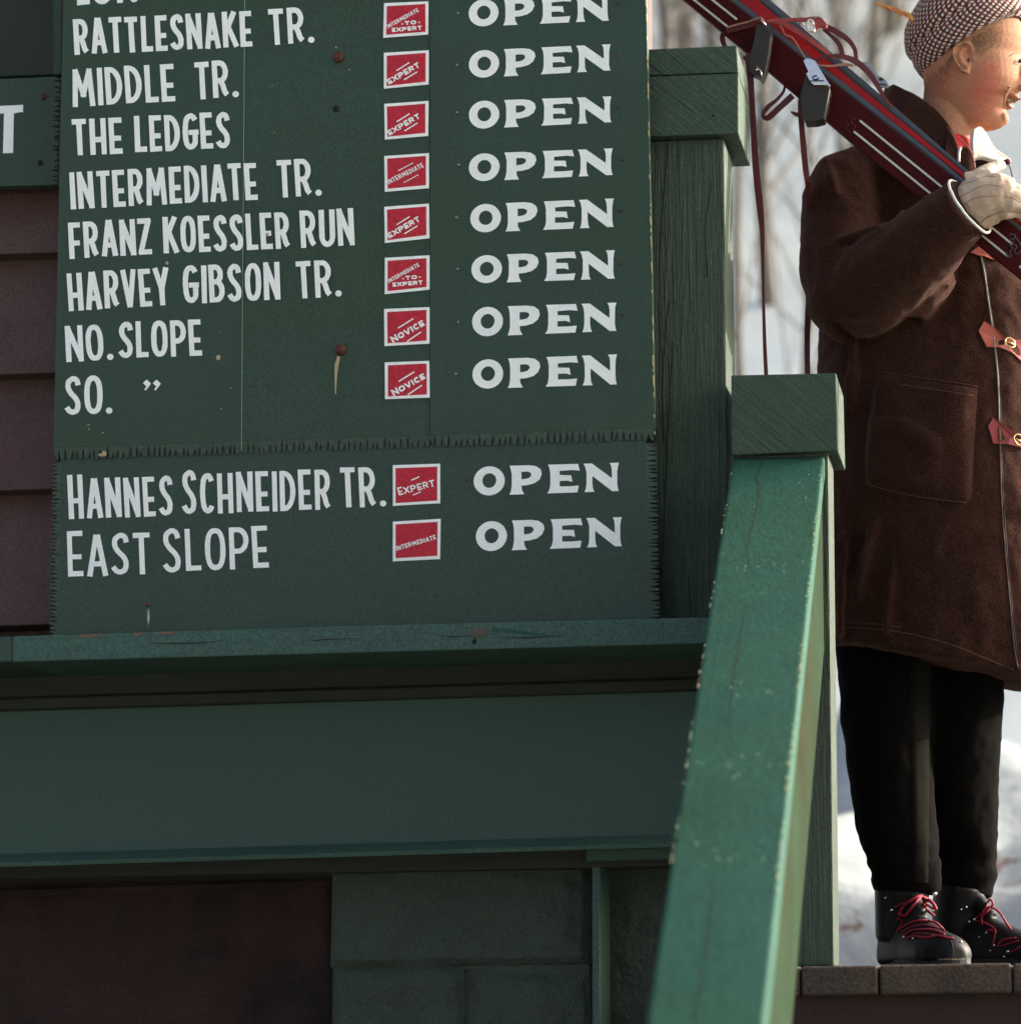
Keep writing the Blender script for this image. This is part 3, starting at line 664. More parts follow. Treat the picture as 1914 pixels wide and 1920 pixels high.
# ------------------------------------------------------------------ posts
tp = thing('tall_post', 'tall weathered green post with a square cap behind the trail board', 'post', at(1290, 1155, 4.65))
pz = MB()
a0 = at(1205, 1150, 4.66); a1 = at(1357.5, 258, 4.66); a2 = at(1366, 1160, 4.66)
pz.add([a0, Vector((a0.x, 4.66, a1.z)), a1, a2], [(0, 3, 2, 1)])
zb = at(1300, 1160, 4.66).z
prof = [(a0.x, a2.x, zb), (a0.x, a1.x, a1.z)]
pz = MB(); vs = []
for (x0, x1, z) in prof: vs += [(x0, 4.66, z), (x1, 4.66, z), (x1, 4.80, z), (x0, 4.80, z)]
pz.add(vs, [(0, 1, 5, 4), (1, 2, 6, 5), (2, 3, 7, 6), (3, 0, 4, 7), (0, 3, 2, 1), (4, 5, 6, 7)]); pz.build('shaft', M['postz'], tp, bevel=.004, segs=2)
m_ = MB(); m_.slab([(1200, 143), (1384, 136.5), (1384.5, 250), (1200, 256)], 4.64, 4.84); m_.build('cap', M['cap'], tp, bevel=.003, segs=2)
m_ = MB(); m_.slab([(1200, 92), (1381, 84), (1384, 134.5), (1200, 141)], 4.642, 4.84); m_.build('cap_board', M['cap'], tp, bevel=.003, segs=2)
m_ = MB(); m_.ball(at(1337, 216, 4.639), (.003, .0015, .003)); m_.build('nail_hole', M['hole'], tp)
P = Paint(4.659)
for pts in ([(1252, 270), (1240, 420), (1236, 520)], [(1254, 560), (1242, 700), (1244, 830)], [(1262, 640), (1252, 800), (1246, 960), (1240, 1080)], [(1334, 340), (1322, 430), (1326, 520)], [(1290, 1080), (1296, 1150)]):
    P = Paint(4.659); P.ribbon(crom(pts, 6), 1.8); P.build('crack', M['crack'], tp)

YP = 4.60
zd = at(1540, 1812, YP).z                 # height of the deck top
lp = thing('short_post', 'short green rail post with rough sawn square cap', 'post', (at(1470, 1812, YP).x, YP, zd))
m_ = MB(); m_.slab([(1370.5, 703), (1567.5, 699), (1571, 845), (1371, 853)], YP, YP + .185); m_.build('cap', M['cap'], lp, bevel=.003, segs=2)
m_ = MB(); t0 = at(1392, 850, YP + .03); t1 = at(1553, 846, YP + .03); t2 = at(1562.5, 1812, YP + .012)
m_.add([(t0.x, YP + .02, zd), (t2.x, YP + .02, zd), (t2.x, YP + .15, zd), (t0.x, YP + .15, zd), (t0.x, YP + .02, t1.z), (t1.x, YP + .02, t1.z), (t1.x, YP + .15, t1.z), (t0.x, YP + .15, t1.z)],
       [(0, 3, 2, 1), (4, 5, 6, 7), (0, 1, 5, 4), (1, 2, 6, 5), (2, 3, 7, 6), (3, 0, 4, 7)])
m_.build('shaft', M['postz'], lp, bevel=.003, segs=2)

# ------------------------------------------------------------------ stair rail, running down towards the camera
rl = thing('stair_rail', 'bright green worn stair handrail sloping down toward the camera', 'handrail', at(1460, 900, YP))
A0, A1 = at(1373, 857, YP + .02), at(1546, 855, YP + .02)          # top end
B0, B1 = at(1211, 1920, 2.95), at(1434, 1920, 2.95)                # where it leaves the picture
d0, d1 = (B0 - A0), (B1 - A1)
dirn = ((A0 + A1) / 2 - (B0 + B1) / 2).normalized(); side_ = (A1 - A0).normalized(); nrm = side_.cross(dirn).normalized()
if nrm.z < 0: nrm = -nrm
T = 1.32
def rail_prism(l0, l1, top, bot, name, m, bevel, t0=0.0, t1=T, n=1):
    """cross-section from l0 to l1 across the rail, top..bot along its normal"""
    mb = MB(); rings = []
    for k in range(n + 1):
        t = lerp(t0, t1, k / n); P0 = A0 + d0 * t; P1 = A1 + d1 * t
        rings.append([P0.lerp(P1, l0) - nrm * top, P0.lerp(P1, l1) - nrm * top, P0.lerp(P1, l1) - nrm * bot, P0.lerp(P1, l0) - nrm * bot])
    mb.rings(rings); return mb.build(name, m, rl, bevel=bevel, segs=3, recalc=True)
rail_prism(0, 1, 0, .036, 'top_board', M['rail'], .006)
rail_prism(.16, .965, .0365, .30, 'skirt_board', M['railside_shade'], .003, t0=.02)
def on_rail(s, t, lift=0.0006): return (A0 + d0 * t).lerp(A1 + d1 * t, s) + nrm * lift
m_ = MB(); k = 0
for pts in ([(.33, .0), (.32, .03), (.29, .06), (.34, .09), (.33, .16), (.30, .24), (.35, .28)], [(.36, .36), (.35, .45), (.34, .52), (.36, .6)], [(.40, .82), (.42, .9), (.40, 1.0)]):
    m_ = MB(); q_ = crom(pts, 7); q_ = [(s + random.uniform(-.006, .006), t) for s, t in q_]; pts = q_; n_ = len(pts)
    for j in range(len(pts) - 1):
        (s0, a), (s1, b) = pts[j], pts[j + 1]; w_ = .0065 * (1 - abs(2 * j / n_ - 1)) ** .5 * random.uniform(.6, 1.2) + .001
        m_.add([on_rail(s0 - w_, a), on_rail(s0 + w_, a), on_rail(s1 + w_, b), on_rail(s1 - w_, b)], [(0, 1, 2, 3)])
    m_.build('crack', M['crack'], rl)
rg = random.Random(21)
for nm, mt, cnt in (('paint_chip', M['chip'], 110), ('scuff', M['chipgreen'], 260)):
    m_ = MB(); cl_t = [rg.random() for _ in range(9)]
    for i in range(cnt):
        t = rg.choice(cl_t) + rg.gauss(0, .02); s = (.985 - abs(rg.gauss(0, .012))) if rg.random() < .72 else abs(rg.gauss(.004, .006)) + .004
        if nm == 'scuff' and rg.random() < .3: s = rg.uniform(.1, .9); t = rg.choice((.05, .13, .28, .52, .66, .8)) + rg.gauss(0, .012)
        if t < .01: continue
        r = rg.uniform(.0005, .0020); e = rg.uniform(.8, 4)
        c = on_rail(min(s, .993), t, .0005)
        m_.add([c + side_ * r * rg.uniform(.4, 1) * math.cos(a * .785) + dirn * r * e * rg.uniform(.4, 1) * math.sin(a * .785) for a in range(8)], [tuple(range(8))])
    m_.build(nm, mt, rl, recalc=False)['kind'] = 'stuff'
# ------------------------------------------------------------------ deck
dk = thing('deck', 'weathered brown wooden deck the skier stands on', 'deck', (at(1700, 1812, 4.56).x, 4.56, 0))
th = at(1700, 1812, 4.56).z - at(1700, 1868, 4.56).z
pe = [1375, 1500.5, 1646.5, 1897, 2110, 2330, 2560]
for i in range(len(pe) - 1):
    a_ = at(pe[i] + 1.6, 1812, 4.56).x; b_ = at(pe[i + 1] - 1.6, 1812, 4.56).x; dz = random.uniform(-.0015, .0015)
    m_ = MB(); m_.box((a_, 4.56 + random.uniform(-.004, .004), zd - th), (b_, 7.2, zd + min(dz, 0))); m_.build('plank', M['deck'], dk, bevel=.007, segs=3)
m_ = MB(); a_ = at(1380, 1812, 4.6).x; b_ = at(2560, 1812, 4.6).x; m_.box((a_, 4.585, zd - th - .26), (b_, 4.65, zd - th + .004)); m_.build('rim_joist', M['deckdark'], dk, bevel=.002)
for k in range(4):
    xx = lerp(a_, b_, k / 3); m_ = MB(); m_.box((xx - .06, 4.7, -.02), (xx + .06, 4.82, zd - th - .004)); m_.build('support', M['deckdark'], dk)
# stair treads below the rail
stp = thing('stairs', 'wooden stairs descending beside the rail', 'stairs', (0, 3.6, 0))
for k in range(5):
    z1 = zd - .27 - k * .25; y1 = 4.5 - k * .28
    m_ = MB(); m_.box((at(1560, 1812, 4.5).x, y1 - .29, z1 - .04), (at(1560, 1812, 4.5).x + 1.1, y1, z1)); m_.build('tread', M['deck'], stp, bevel=.004)
# ------------------------------------------------------------------ the skier
def evaluated(o):
    bpy.context.view_layer.update()
    dg = bpy.context.evaluated_depsgraph_get(); dg.update()
    me = bpy.data.meshes.new_from_object(o.evaluated_get(dg)); return me
def fuse(mb, name, m, parent, voxel=.006, smooth=6, sfac=.5, disp=None):
    """several overlapping closed shapes become one continuous skin"""
    o = mb.build(name, m, parent, recalc=False)
    r = o.modifiers.new('r', 'REMESH'); r.mode = 'VOXEL'; r.voxel_size = voxel; r.use_smooth_shade = True
    s = o.modifiers.new('s', 'SMOOTH'); s.iterations = smooth; s.factor = sfac
    for (st, sz, kind) in (disp or ()):
        tx = bpy.data.textures.new(name + 'tx', 'CLOUDS'); tx.noise_scale = sz; tx.noise_depth = kind
        d = o.modifiers.new('d', 'DISPLACE'); d.texture = tx; d.strength = st; d.mid_level = .5; d.texture_coords = 'LOCAL'
    me = evaluated(o); o.modifiers.clear(); o.data = me
    me.materials.clear(); me.materials.append(m)
    for p in me.polygons: p.use_smooth = True
    return o
def ray(bvh_objs, u, v):
    d = (at(u, v, 5) - CAM).normalized(); best = None
    for off, b in bvh_objs:
        h = b.ray_cast(CAM - off, d)
        if h[0] is not None and (best is None or h[3] < best[2]): best = (h[0] + off, h[1], h[3])
    return best
def bvh(o):
    off = Vector((0, 0, 0)); q = o.parent
    while q is not None: off += Vector(q.get('wl', (0, 0, 0))); q = q.parent
    return (off, BVHTree.FromPolygons([v.co.copy() for v in o.data.vertices], [tuple(p.vertices) for p in o.data.polygons]))
def on(B, u, v, lift=.001, Yd=5.0):
    h = ray(B, u, v)
    if h is None: return at(u, v, Yd)
    n = h[1] if h[1].dot(h[0] - CAM) < 0 else -h[1]
    return h[0] + n * lift
def dense(P, n=6): return crom([tuple(p) for p in P], n)
def ring(uc, v, Y, ru, ry, n=36, tilt=0.0, e=2.0, rot_=0.0):
    c = at(uc, v, Y); k = px(Y); o = []
    for i in range(n):
        a = 2 * math.pi * i / n; cx, sy = math.cos(a), math.sin(a)
        cx = math.copysign(abs(cx) ** (2 / e), cx); sy = math.copysign(abs(sy) ** (2 / e), sy)
        x, y = ru * k * cx, ry * sy
        o.append(c + Vector((x * math.cos(rot_) - y * math.sin(rot_), x * math.sin(rot_) + y * math.cos(rot_), -tilt * k * math.cos(a))))
    return o
def limb(mb, P, n=20):      # P: (u, v, Y, radius in px)
    mb.tube([at(u, v, Y) for u, v, Y, r in P], [r * px(Y) for u, v, Y, r in P], n)

COATC = srgb(62, 39, 32)
M['coat'] = mat('brown_wool', COATC, 1.0, var=0.16, vscale=12, fine=0.6, fscale=230, bump=0.35, bscale=330, sheen=0.3, sheen_t=(.5, .3, .24), spec=0.06)
M['trouser'] = mat('black_ski_cloth', (.0045, .004, .0035), 1.0, var=0.2, vscale=10, fine=0.5, fscale=240, sheen=0.0, sheen_t=(.4, .4, .3), spec=0.05)
M['leather'] = mat('black_boot_leather', (.0055, .005, .0048), 0.55, var=0.5, vscale=50, fine=0.3, spec=0.22, bump=0.03, bscale=200)
M['sole'] = mat('worn_boot_sole', (.03, .028, .026), 0.7, var=0.4, vscale=60, fine=0.2)
M['lace'] = mat('magenta_red_lace', srgb(136, 12, 42), 0.75, var=0.25, vscale=80, fine=0.2)
M['metal'] = mat('bright_metal', (.8, .78, .74), 0.22, var=0.1, vscale=90, fine=0, metal=1.0)
M['gold'] = mat('brass_buckle', (.75, .55, .28), 0.25, var=0.15, vscale=90, fine=0, metal=1.0)
M['toggle'] = mat('red_suede_tab', srgb(170, 84, 72), 0.85, var=0.15, vscale=40, fine=0.15, hue2=srgb(158, 72, 66), h2scale=20)
M['toggle2'] = mat('dark_red_suede_tab', srgb(132, 44, 50), 0.85, var=0.15, vscale=40, fine=0.15)
M['glove'] = mat('cream_leather_glove', srgb(222, 200, 178), 0.7, var=0.08, vscale=18, fine=0.06, fscale=600, bump=0.06, bscale=260, hue2=srgb(208, 180, 156), h2scale=14)
M['gseam'] = mat('glove_seam', srgb(172, 136, 108), 0.8, var=0.2)
M['piping'] = mat('white_cuff_lining', (.74, .76, .73), 0.8, var=0.1, vscale=60, fine=0.05)
M['fleece'] = mat('cream_fleece_lining', srgb(238, 230, 214), 0.9, var=0.06, vscale=40, fine=0.05, bump=0.2, bscale=260, sheen=.3)
M['sweater'] = mat('red_sweater', srgb(190, 14, 18), 0.85, var=0.15, vscale=60, fine=0.1)
M['skired'] = mat('bright_red_ski_lacquer', srgb(168, 6, 12), 0.45, var=0.25, vscale=12, fine=0.3, fscale=260, spec=.3)
M['skimar'] = mat('maroon_ski_lacquer', srgb(70, 10, 11), 0.6, var=0.3, vscale=14, fine=0.5, fscale=240, spec=.12)
M['skistripe'] = mat('grey_white_ski_stripe', srgb(192, 196, 188), 0.45, var=0.12, vscale=25, fine=0.06)
M['skiedge'] = mat('blue_grey_ski_edge', srgb(76, 86, 98), 0.55, var=0.2, vscale=16, fine=0.08, metal=.15)
M['skidark'] = mat('black_ski_sidewall', srgb(46, 42, 40), 0.5, var=0.3, vscale=16, fine=0.1)
M['strap'] = mat('dark_red_leather_strap', srgb(98, 28, 26), 0.6, var=0.25, vscale=30, fine=0.12)
M['strapred'] = mat('red_leather_strap', srgb(172, 66, 62), 0.55, var=0.2, vscale=30, fine=0.1)
M['straptan'] = mat('tan_strap_edge', srgb(190, 140, 120), 0.7, var=0.2, vscale=30, fine=0.1)
M['iron'] = mat('black_binding_iron', srgb(44, 40, 31), 0.6, var=0.3, vscale=30, fine=0.15)
M['gseam2'] = mat('coat_seam', srgb(96, 66, 55), 0.9, var=0.2, fine=.2)
M['seamgrey'] = mat('grey_coat_piping', srgb(150, 146, 132), 0.8, var=0.25, vscale=80, fine=.1)
M['feather'] = mat('ginger_feather', srgb(206, 140, 78), 0.8, var=0.35, vscale=150, fine=.1)
M['eyew'] = mat('eye_white', (.75, .72, .68), 0.25, var=0.02, fine=0)
M['iris'] = mat('dark_iris', (.05, .04, .03), 0.2, var=0.1, fine=0)
M['tooth'] = mat('tooth', (.8, .77, .68), 0.25, var=0.02, fine=0)
M['lip'] = mat('lip', srgb(170, 104, 88), 0.5, var=0.1, vscale=60, fine=0.05)
M['mouth'] = mat('mouth_shadow', (.05, .015, .012), 0.7, var=0.1, fine=0)
M['hair'] = mat('dark_blond_hair', srgb(120, 90, 62), 0.8, var=0.3, vscale=200, fine=0)
def skin_mat():
    m = mat('skin', srgb(188, 136, 106), 0.75, var=0.12, vscale=25, fine=0.3, fscale=300, bump=0.10, bscale=350, spec=.22)
    t = m.node_tree; N = t.nodes; L = t.links; p = N['Principled BSDF']
    src = p.inputs['Base Color'].links[0].from_socket; co = [n for n in N if n.type == 'TEX_COORD'][0].outputs['Object']
    nzn = N.new('ShaderNodeTexNoise'); nzn.inputs['Scale'].default_value = 45; L.new(co, nzn.inputs['Vector'])
    for (u, v, rad, strength, col) in ((1846, 172, .062, .5, srgb(184, 78, 68)), (1858, 128, .035, .5, srgb(188, 84, 74)), (1768, 150, .05, .4, srgb(186, 98, 80)), (1848, 222, .05, .45, srgb(184, 84, 70)), (1802, 108, .034, .75, srgb(200, 84, 74))):
        q = at(u, v, 5.06) - Vector(person['wl'])
        d = N.new('ShaderNodeVectorMath'); d.operation = 'DISTANCE'; L.new(co, d.inputs[0]); d.inputs[1].default_value = q
        a = N.new('ShaderNodeMath'); a.operation = 'MULTIPLY_ADD'; L.new(nzn.outputs['Fac'], a.inputs[0]); a.inputs[1].default_value = .03; L.new(d.outputs['Value'], a.inputs[2])
        r = N.new('ShaderNodeMapRange'); r.interpolation_type = 'SMOOTHSTEP'; r.inputs[1].default_value = rad * 1.35; r.inputs[2].default_value = rad * .3; r.inputs[3].default_value = 0; r.inputs[4].default_value = strength
        L.new(a.outputs[0], r.inputs[0])
        x = N.new('ShaderNodeMix'); x.data_type = 'RGBA'; L.new(r.outputs[0], x.inputs[0]); L.new(src, x.inputs[6]); x.inputs[7].default_value = (*col, 1); src = x.outputs[2]
    L.new(src, p.inputs['Base Color'])
    p.inputs['Subsurface Weight'].default_value = .03; p.inputs['Subsurface Radius'].default_value = (.012, .004, .002); p.inputs['Subsurface Scale'].default_value = .5
    return m

cp = at(1740, 1812, 5.08)
person = thing('person', 'young skier in brown duffel coat and checked cap carrying red skis on one shoulder', 'person', (cp.x, cp.y, zd))
M['skin'] = skin_mat()
YH = 5.12
# --- body: head, neck and the hidden trunk as one skin
prof = [(243, 1800, 1866, .012), (239, 1798, 1880, .027), (233, 1782, 1888, .034), (225, 1768, 1890.5, .040), (216, 1758, 1889, .045), (208, 1750, 1888, .050), (200, 1744, 1893, .054), (192, 1738, 1896, .058),
        (184, 1734, 1908, .062), (174, 1731, 1915, .065), (162, 1729, 1920, .068), (146, 1727, 1918, .072), (128, 1724, 1918, .0745), (112, 1722, 1916, .0765), (98, 1722, 1923, .077), (80, 1722, 1926, .0775),
        (55, 1724, 1922, .077), (30, 1730, 1908, .072), (8, 1745, 1888, .060), (-12, 1772, 1860, .036), (-20, 1795, 1840, .015)]
bd = MB(); rg_ = []
for (v, b, f, wd) in prof:
    c = at((b + f) / 2, v, YH); o = []; a_ = (f - b) / 2 * px(YH)
    for i in range(40):
        t = 2 * math.pi * i / 40; cx, sy = math.cos(t), math.sin(t); fr = max(0, cx)
        ww = wd * (1 - .26 * fr ** 3)                      # the face narrows to the front
        o.append(c + Vector((a_ * cx, ww * math.copysign(abs(sy) ** .85, sy), 0)))
    rg_.append(o)
bd.rings(rg_)
nk = [ring(1777, 150, 5.13, 46, .052, 24), ring(1777, 190, 5.13, 49, .054, 24), ring(1776, 230, 5.13, 50, .056, 24), ring(1774, 265, 5.13, 54, .06, 24), ring(1765, 300, 5.14, 70, .075, 24), ring(1745, 340, 5.15, 120, .10, 24), ring(1740, 500, 5.16, 150, .11, 24), ring(1740, 900, 5.14, 150, .11, 24)]
bd.rings(nk)
def hb(u, v, Y, rx, ry, rz): bd.ball(at(u, v, Y), (rx, ry, rz), 16, 10)
# nose, lips, chin, cheek, brow
bd.tube([at(1921, 112, YH), at(1925, 130, YH), at(1934, 150, YH), at(1936, 161, YH)], [.009, .011, .013, .011], 12)
hb(1934, 160, YH, .0115, .012, .010); hb(1920, 164, YH - .013, .0115, .008, .009); hb(1920, 164, YH + .013, .0115, .008, .009)
hb(1899, 184, YH, .0135, .024, .0055); hb(1891, 197.5, YH, .0085, .020, .0065); hb(1881, 222, YH, .011, .022, .013)
for sg in (-1, 1):      # smile folds beside the mouth, cheek pads above them
    bd.tube([at(u, v, YH + sg * y) for u, v, y in ((1902, 156, .038), (1891, 167, .0425), (1884, 180, .0415), (1882, 195, .0365), (1886, 209, .029))], [.001, .003, .0034, .003, .001], 10)
# ear
def Y_ear(u): return YH - .077 - (1824 - u) * .00034
ear = [(1822, 98), (1821, 86), (1812.5, 79), (1801, 80.5), (1790, 87), (1786, 97), (1789, 109), (1796, 121.5), (1806, 131.5), (1815.5, 137)]
bd.tube([at(u, v, Y_ear(u)) for u, v in dense(ear, 3)], .0027, 8)
bd.tube([at(u, v, Y_ear(u) + .004) for u, v in dense([(1811, 90), (1802, 95), (1799, 105), (1804, 116), (1812, 124), (1818, 122)], 3)], .0030, 8)
bd.tube([at(u, v, Y_ear(u) + .004) for u, v in ((1826, 106), (1824.5, 113))], [.004, .0035], 8)
bd.tube([at(u, v, Y_ear(u) + .003) for u, v in ((1812, 128), (1817, 136))], [.0045, .003], 8)
vs = [at(u, v, Y_ear(u) + .006) for u, v in dense(ear, 3)] ; vs2 = [at(1808 + (u - 1808) * .8, 108 + (v - 108) * .85, YH - .066) for u, v in dense(ear, 3)]
bd.rings([[q for q in vs], [q for q in vs2]])
body = fuse(bd, 'body', M['skin'], person, .0021, 11, .5)
BB = [bvh(body)]
m_ = MB(); m_.ball(on(BB, 1815, 112, -.0008), (.0034, .002, .0062), 10, 6); m_.build('ear_opening_shade', M['mouth'], person, smooth=True)  # dark ball paints the shade inside the concha
m_ = MB(); m_.tube([on(BB, u, v, .0004) for u, v in dense([(1797, 84), (1806, 84.5), (1814, 90), (1811, 97)], 3)], .0012, 6); m_.build('ear_fold', M['lip'], person, smooth=True)
# mouth: open smile seen from the side
m_ = MB(); m_.tube([on(BB, u, v, -.0012) for u, v in dense([(1886.5, 178.5), (1890, 184.5), (1896, 190), (1902, 192)], 3)], [.0004, .0008, .0011, .0013, .0014, .0015, .0015, .0015, .0014, .001], 8); m_.build('mouth_line', M['mouth'], person, smooth=True)
m_ = MB()
m_.tube([on(BB, u, v, .0003) for u, v in dense([(1888, 179), (1895, 182.5), (1903, 185.5), (1912, 185)], 3)], [.0003, .0006, .001, .0013, .0016, .0018, .002, .002, .002, .002], 8)
m_.build('upper_lip', M['lip'], person, smooth=True)
m_ = MB(); m_.tube([on(BB, u, v, .0003) for u, v in dense([(1886.5, 182), (1888.5, 190), (1893, 198), (1898, 199)], 3)], [.0003, .0006, .001, .0014, .0018, .0021, .0024, .0024, .0024, .002], 8)
m_.build('lower_lip', M['lip'], person, smooth=True)
m_ = MB()
for (u, v, r) in ((1890.5, 187.2, .0016), (1894, 188.2, .0019), (1898, 189.6, .002), (1901.5, 190.4, .0018)): m_.ball(on(BB, u, v, .0006), (r, .0012, r * 1.2), 8, 6)
m_.build('teeth', M['tooth'], person, smooth=True)['kind'] = 'stuff'
# eye
m_ = MB(); ec = on(BB, 1911, 114.5, -.007); m_.ball(ec + Vector((0, .0035, 0)), .0115, 16, 12); m_.build('eyeball', M['eyew'], person, smooth=True)
m_ = MB(); m_.ball(ec + Vector((.0085, -.0062, 0)), (.0042, .0042, .0044), 12, 8); m_.build('iris', M['iris'], person, smooth=True)
for nm, pts, rr_ in (('upper_eyelid', [(1899, 116.5), (1903, 114), (1909, 113), (1917, 113)], .0024), ('lower_eyelid', [(1899, 117), (1903, 118.2), (1909, 118.8), (1917, 118.6)], .0024)):
    m_ = MB(); Q = dense(pts, 4); m_.tube([on(BB, u, v, -.0006) for u, v in Q], [rr_ * min(1, .15 + i / 5) for i in range(len(Q))], 10); m_.build(nm, M['skin'], person, smooth=True)
m_ = MB(); Q = dense([(1899, 117), (1903, 115.8), (1909, 115.4), (1916, 115.6)], 4); m_.tube([on(BB, u, v, .0018) for u, v in Q], .0006, 6); m_.build('eyelashes', M['mouth'], person, smooth=True)
m_ = MB(); m_.tube([on(BB, u, v, .0004) for u, v in dense([(1892, 105), (1900, 99.5), (1910, 98)], 4)], .0008, 6); m_.build('eyebrow', M['hair'], person, smooth=True)
# cropped hair in front of and behind the ear
m_ = MB(); rg = random.Random(3)
def hair_at(u, v, du, dv):
    h = ray(BB, u, v)
    if h is None: return
    a0_ = h[0] + h[1] * .0002; k = px(5.05)
    a1_ = a0_ + Vector((du * k, 0, -dv * k)) + h[1] * .0012
    wv = Vector((-dv, 0, -du)).normalized() * .00028
    m_.add([a0_ - wv, a0_ + wv, a1_], [(0, 1, 2)])
for i in range(2600):
    u = rg.uniform(1822, 1885); v = rg.uniform(52, 104)
    if v > 70 - (u - 1822) * .5 - 2 and v < 104 - abs(u - 1838) * .8 + rg.gauss(0, 3) and rg.random() < 1.05 - (u - 1822) / 60 - max(0, v - 80) / 50: hair_at(u, v, rg.uniform(-4, -1), rg.uniform(2, 5))
for i in range(2400):
    u = rg.uniform(1732, 1792); v = rg.uniform(92, 176)
    if rg.random() < 1.1 - (v - 110) / 62 and v > 150 - (u - 1735) * .95 and u < 1786 - (v - 110) * .3: hair_at(u, v, rg.uniform(0, 2), rg.uniform(3, 6))
h_ = m_.build('hair', M['hair'], person); h_['kind'] = 'stuff'

# --- coat: trunk and sleeve as one cloth
ct = MB(); tor = []
for (v, L_, R_, Y, ry, tl) in ((240, 1712, 1788, 5.14, .05, 0), (258, 1680, 1798, 5.15, .075, 0), (275, 1635, 1806, 5.16, .10, 0), (300, 1590, 1820, 5.17, .13, 0), (340, 1562, 1852, 5.17, .15, 0), (420, 1545, 1915, 5.17, .165, 0), (520, 1540, 1955, 5.16, .17, 0),
                           (640, 1530, 1970, 5.16, .175, 0), (760, 1528, 1975, 5.15, .18, 3), (900, 1532, 1985, 5.15, .185, 8), (1050, 1538, 1995, 5.15, .19, 20), (1160, 1543, 2003, 5.15, .193, 34), (1225, 1546, 2008, 5.15, .195, 46), (1256, 1547, 2010, 5.15, .196, 51)):
    tor.append(ring((L_ + R_) / 2, v, Y, (R_ - L_) / 2, ry, 56, tl, 2.25, .0))
ct.rings(tor)
limb(ct, [(1625, 300, 5.06, 38), (1590, 335, 5.05, 68), (1578, 380, 5.04, 78), (1577, 440, 5.03, 81), (1580, 510, 5.0, 84), (1590, 560, 4.98, 84), (1612, 585, 4.96, 74)], 24)
limb(ct, [(1590, 565, 4.98, 80), (1630, 545, 4.95, 86), (1680, 505, 4.92, 86), (1735, 458, 4.88, 78), (1775, 420, 4.85, 68), (1806, 393, 4.83, 63), (1816, 385, 4.822, 62)], 24)
limb(ct, [(1700, 560, 4.98, 60), (1760, 500, 4.93, 50)], 16)        # slack cloth under the forearm
def fold(P, lift=.0):
    P = [(P[0][0], P[0][1], P[0][2] + .03, P[0][3])] + list(P) + [(P[-1][0], P[-1][1], P[-1][2] + .03, P[-1][3])]
    limb(ct, [(u, v, Y - lift, r) for u, v, Y, r in P], 10)
for P in ([(1545, 470, 4.955, 8), (1580, 448, 4.925, 11), (1625, 432, 4.90, 10), (1660, 415, 4.90, 5)],
          [(1540, 478, 4.96, 9), (1560, 484, 4.94, 10), (1600, 470, 4.90, 9), (1650, 425, 4.86, 6)],
          [(1548, 300, 4.99, 6), (1556, 330, 4.965, 10), (1566, 360, 4.952, 6)],
          [(1600, 545, 4.915, 5), (1660, 520, 4.855, 9), (1720, 470, 4.825, 6)],
          [(1795, 740, 4.99, 6), (1812, 800, 4.985, 10), (1822, 860, 4.985, 11), (1815, 930, 4.99, 6)],
          [(1640, 800, 4.982, 8), (1700, 806, 4.97, 13), (1748, 838, 4.967, 13), (1765, 880, 4.98, 7)],
          [(1790, 955, 4.98, 8), (1755, 1020, 4.965, 13), (1735, 1080, 4.97, 10), (1725, 1150, 4.975, 6)],
          [(1650, 960, 4.985, 8), (1620, 1040, 4.975, 11), (1605, 1130, 4.99, 8)],
          [(1700, 620, 5.0, 8), (1705, 680, 4.992, 11), (1712, 720, 4.992, 6)], [(1848, 640, 5.015, 7), (1850, 720, 5.012, 9), (1842, 790, 5.01, 5)],
          [(1530, 540, 4.945, 6), (1560, 580, 4.915, 9), (1610, 600, 4.905, 8), (1670, 580, 4.90, 4)], [(1535, 500, 4.955, 5), (1570, 515, 4.925, 9), (1610, 512, 4.90, 6)],
          [(1690, 395, 4.885, 4), (1720, 420, 4.845, 7), (1735, 450, 4.825, 4)], [(1740, 380, 4.85, 4), (1762, 410, 4.81, 6), (1775, 445, 4.805, 3)],
          [(1600, 640, 5.0, 6), (1598, 700, 4.995, 10), (1590, 780, 5.0, 7)], [(1585, 1000, 5.0, 5), (1578, 1100, 4.99, 9), (1575, 1190, 4.99, 7)],
          [(1680, 1000, 4.975, 5), (1668, 1090, 4.965, 9), (1660, 1190, 4.965, 7)], [(1810, 980, 4.985, 5), (1800, 1080, 4.98, 9), (1806, 1190, 4.985, 7)],
          [(1770, 590, 5.0, 4), (1800, 640, 5.0, 7), (1812, 700, 5.0, 5)],
          [(1866, 1000, 5.01, 6), (1880, 1100, 5.01, 9), (1900, 1200, 5.02, 8)]):
    fold(P)
coat = fuse(ct, 'coat', M['coat'], person, .0062, 7, .5, disp=[(.014, .11, 2), (.006, .035, 1)])
BC = [bvh(coat)]
def tubes_on(B, P, r, name, m, parent, lift=.0005, n=6, seg=6, Yd=5.0, taper=None):
    mm = MB(); pts = dense(P, n); rr = r if taper is None else [r * lerp(taper[0], taper[1], i / (len(pts) - 1)) for i in range(len(pts))]
    mm.tube([on(B, u, v, lift, Yd) for u, v in pts], rr, seg); return mm.build(name, m, parent, smooth=True)
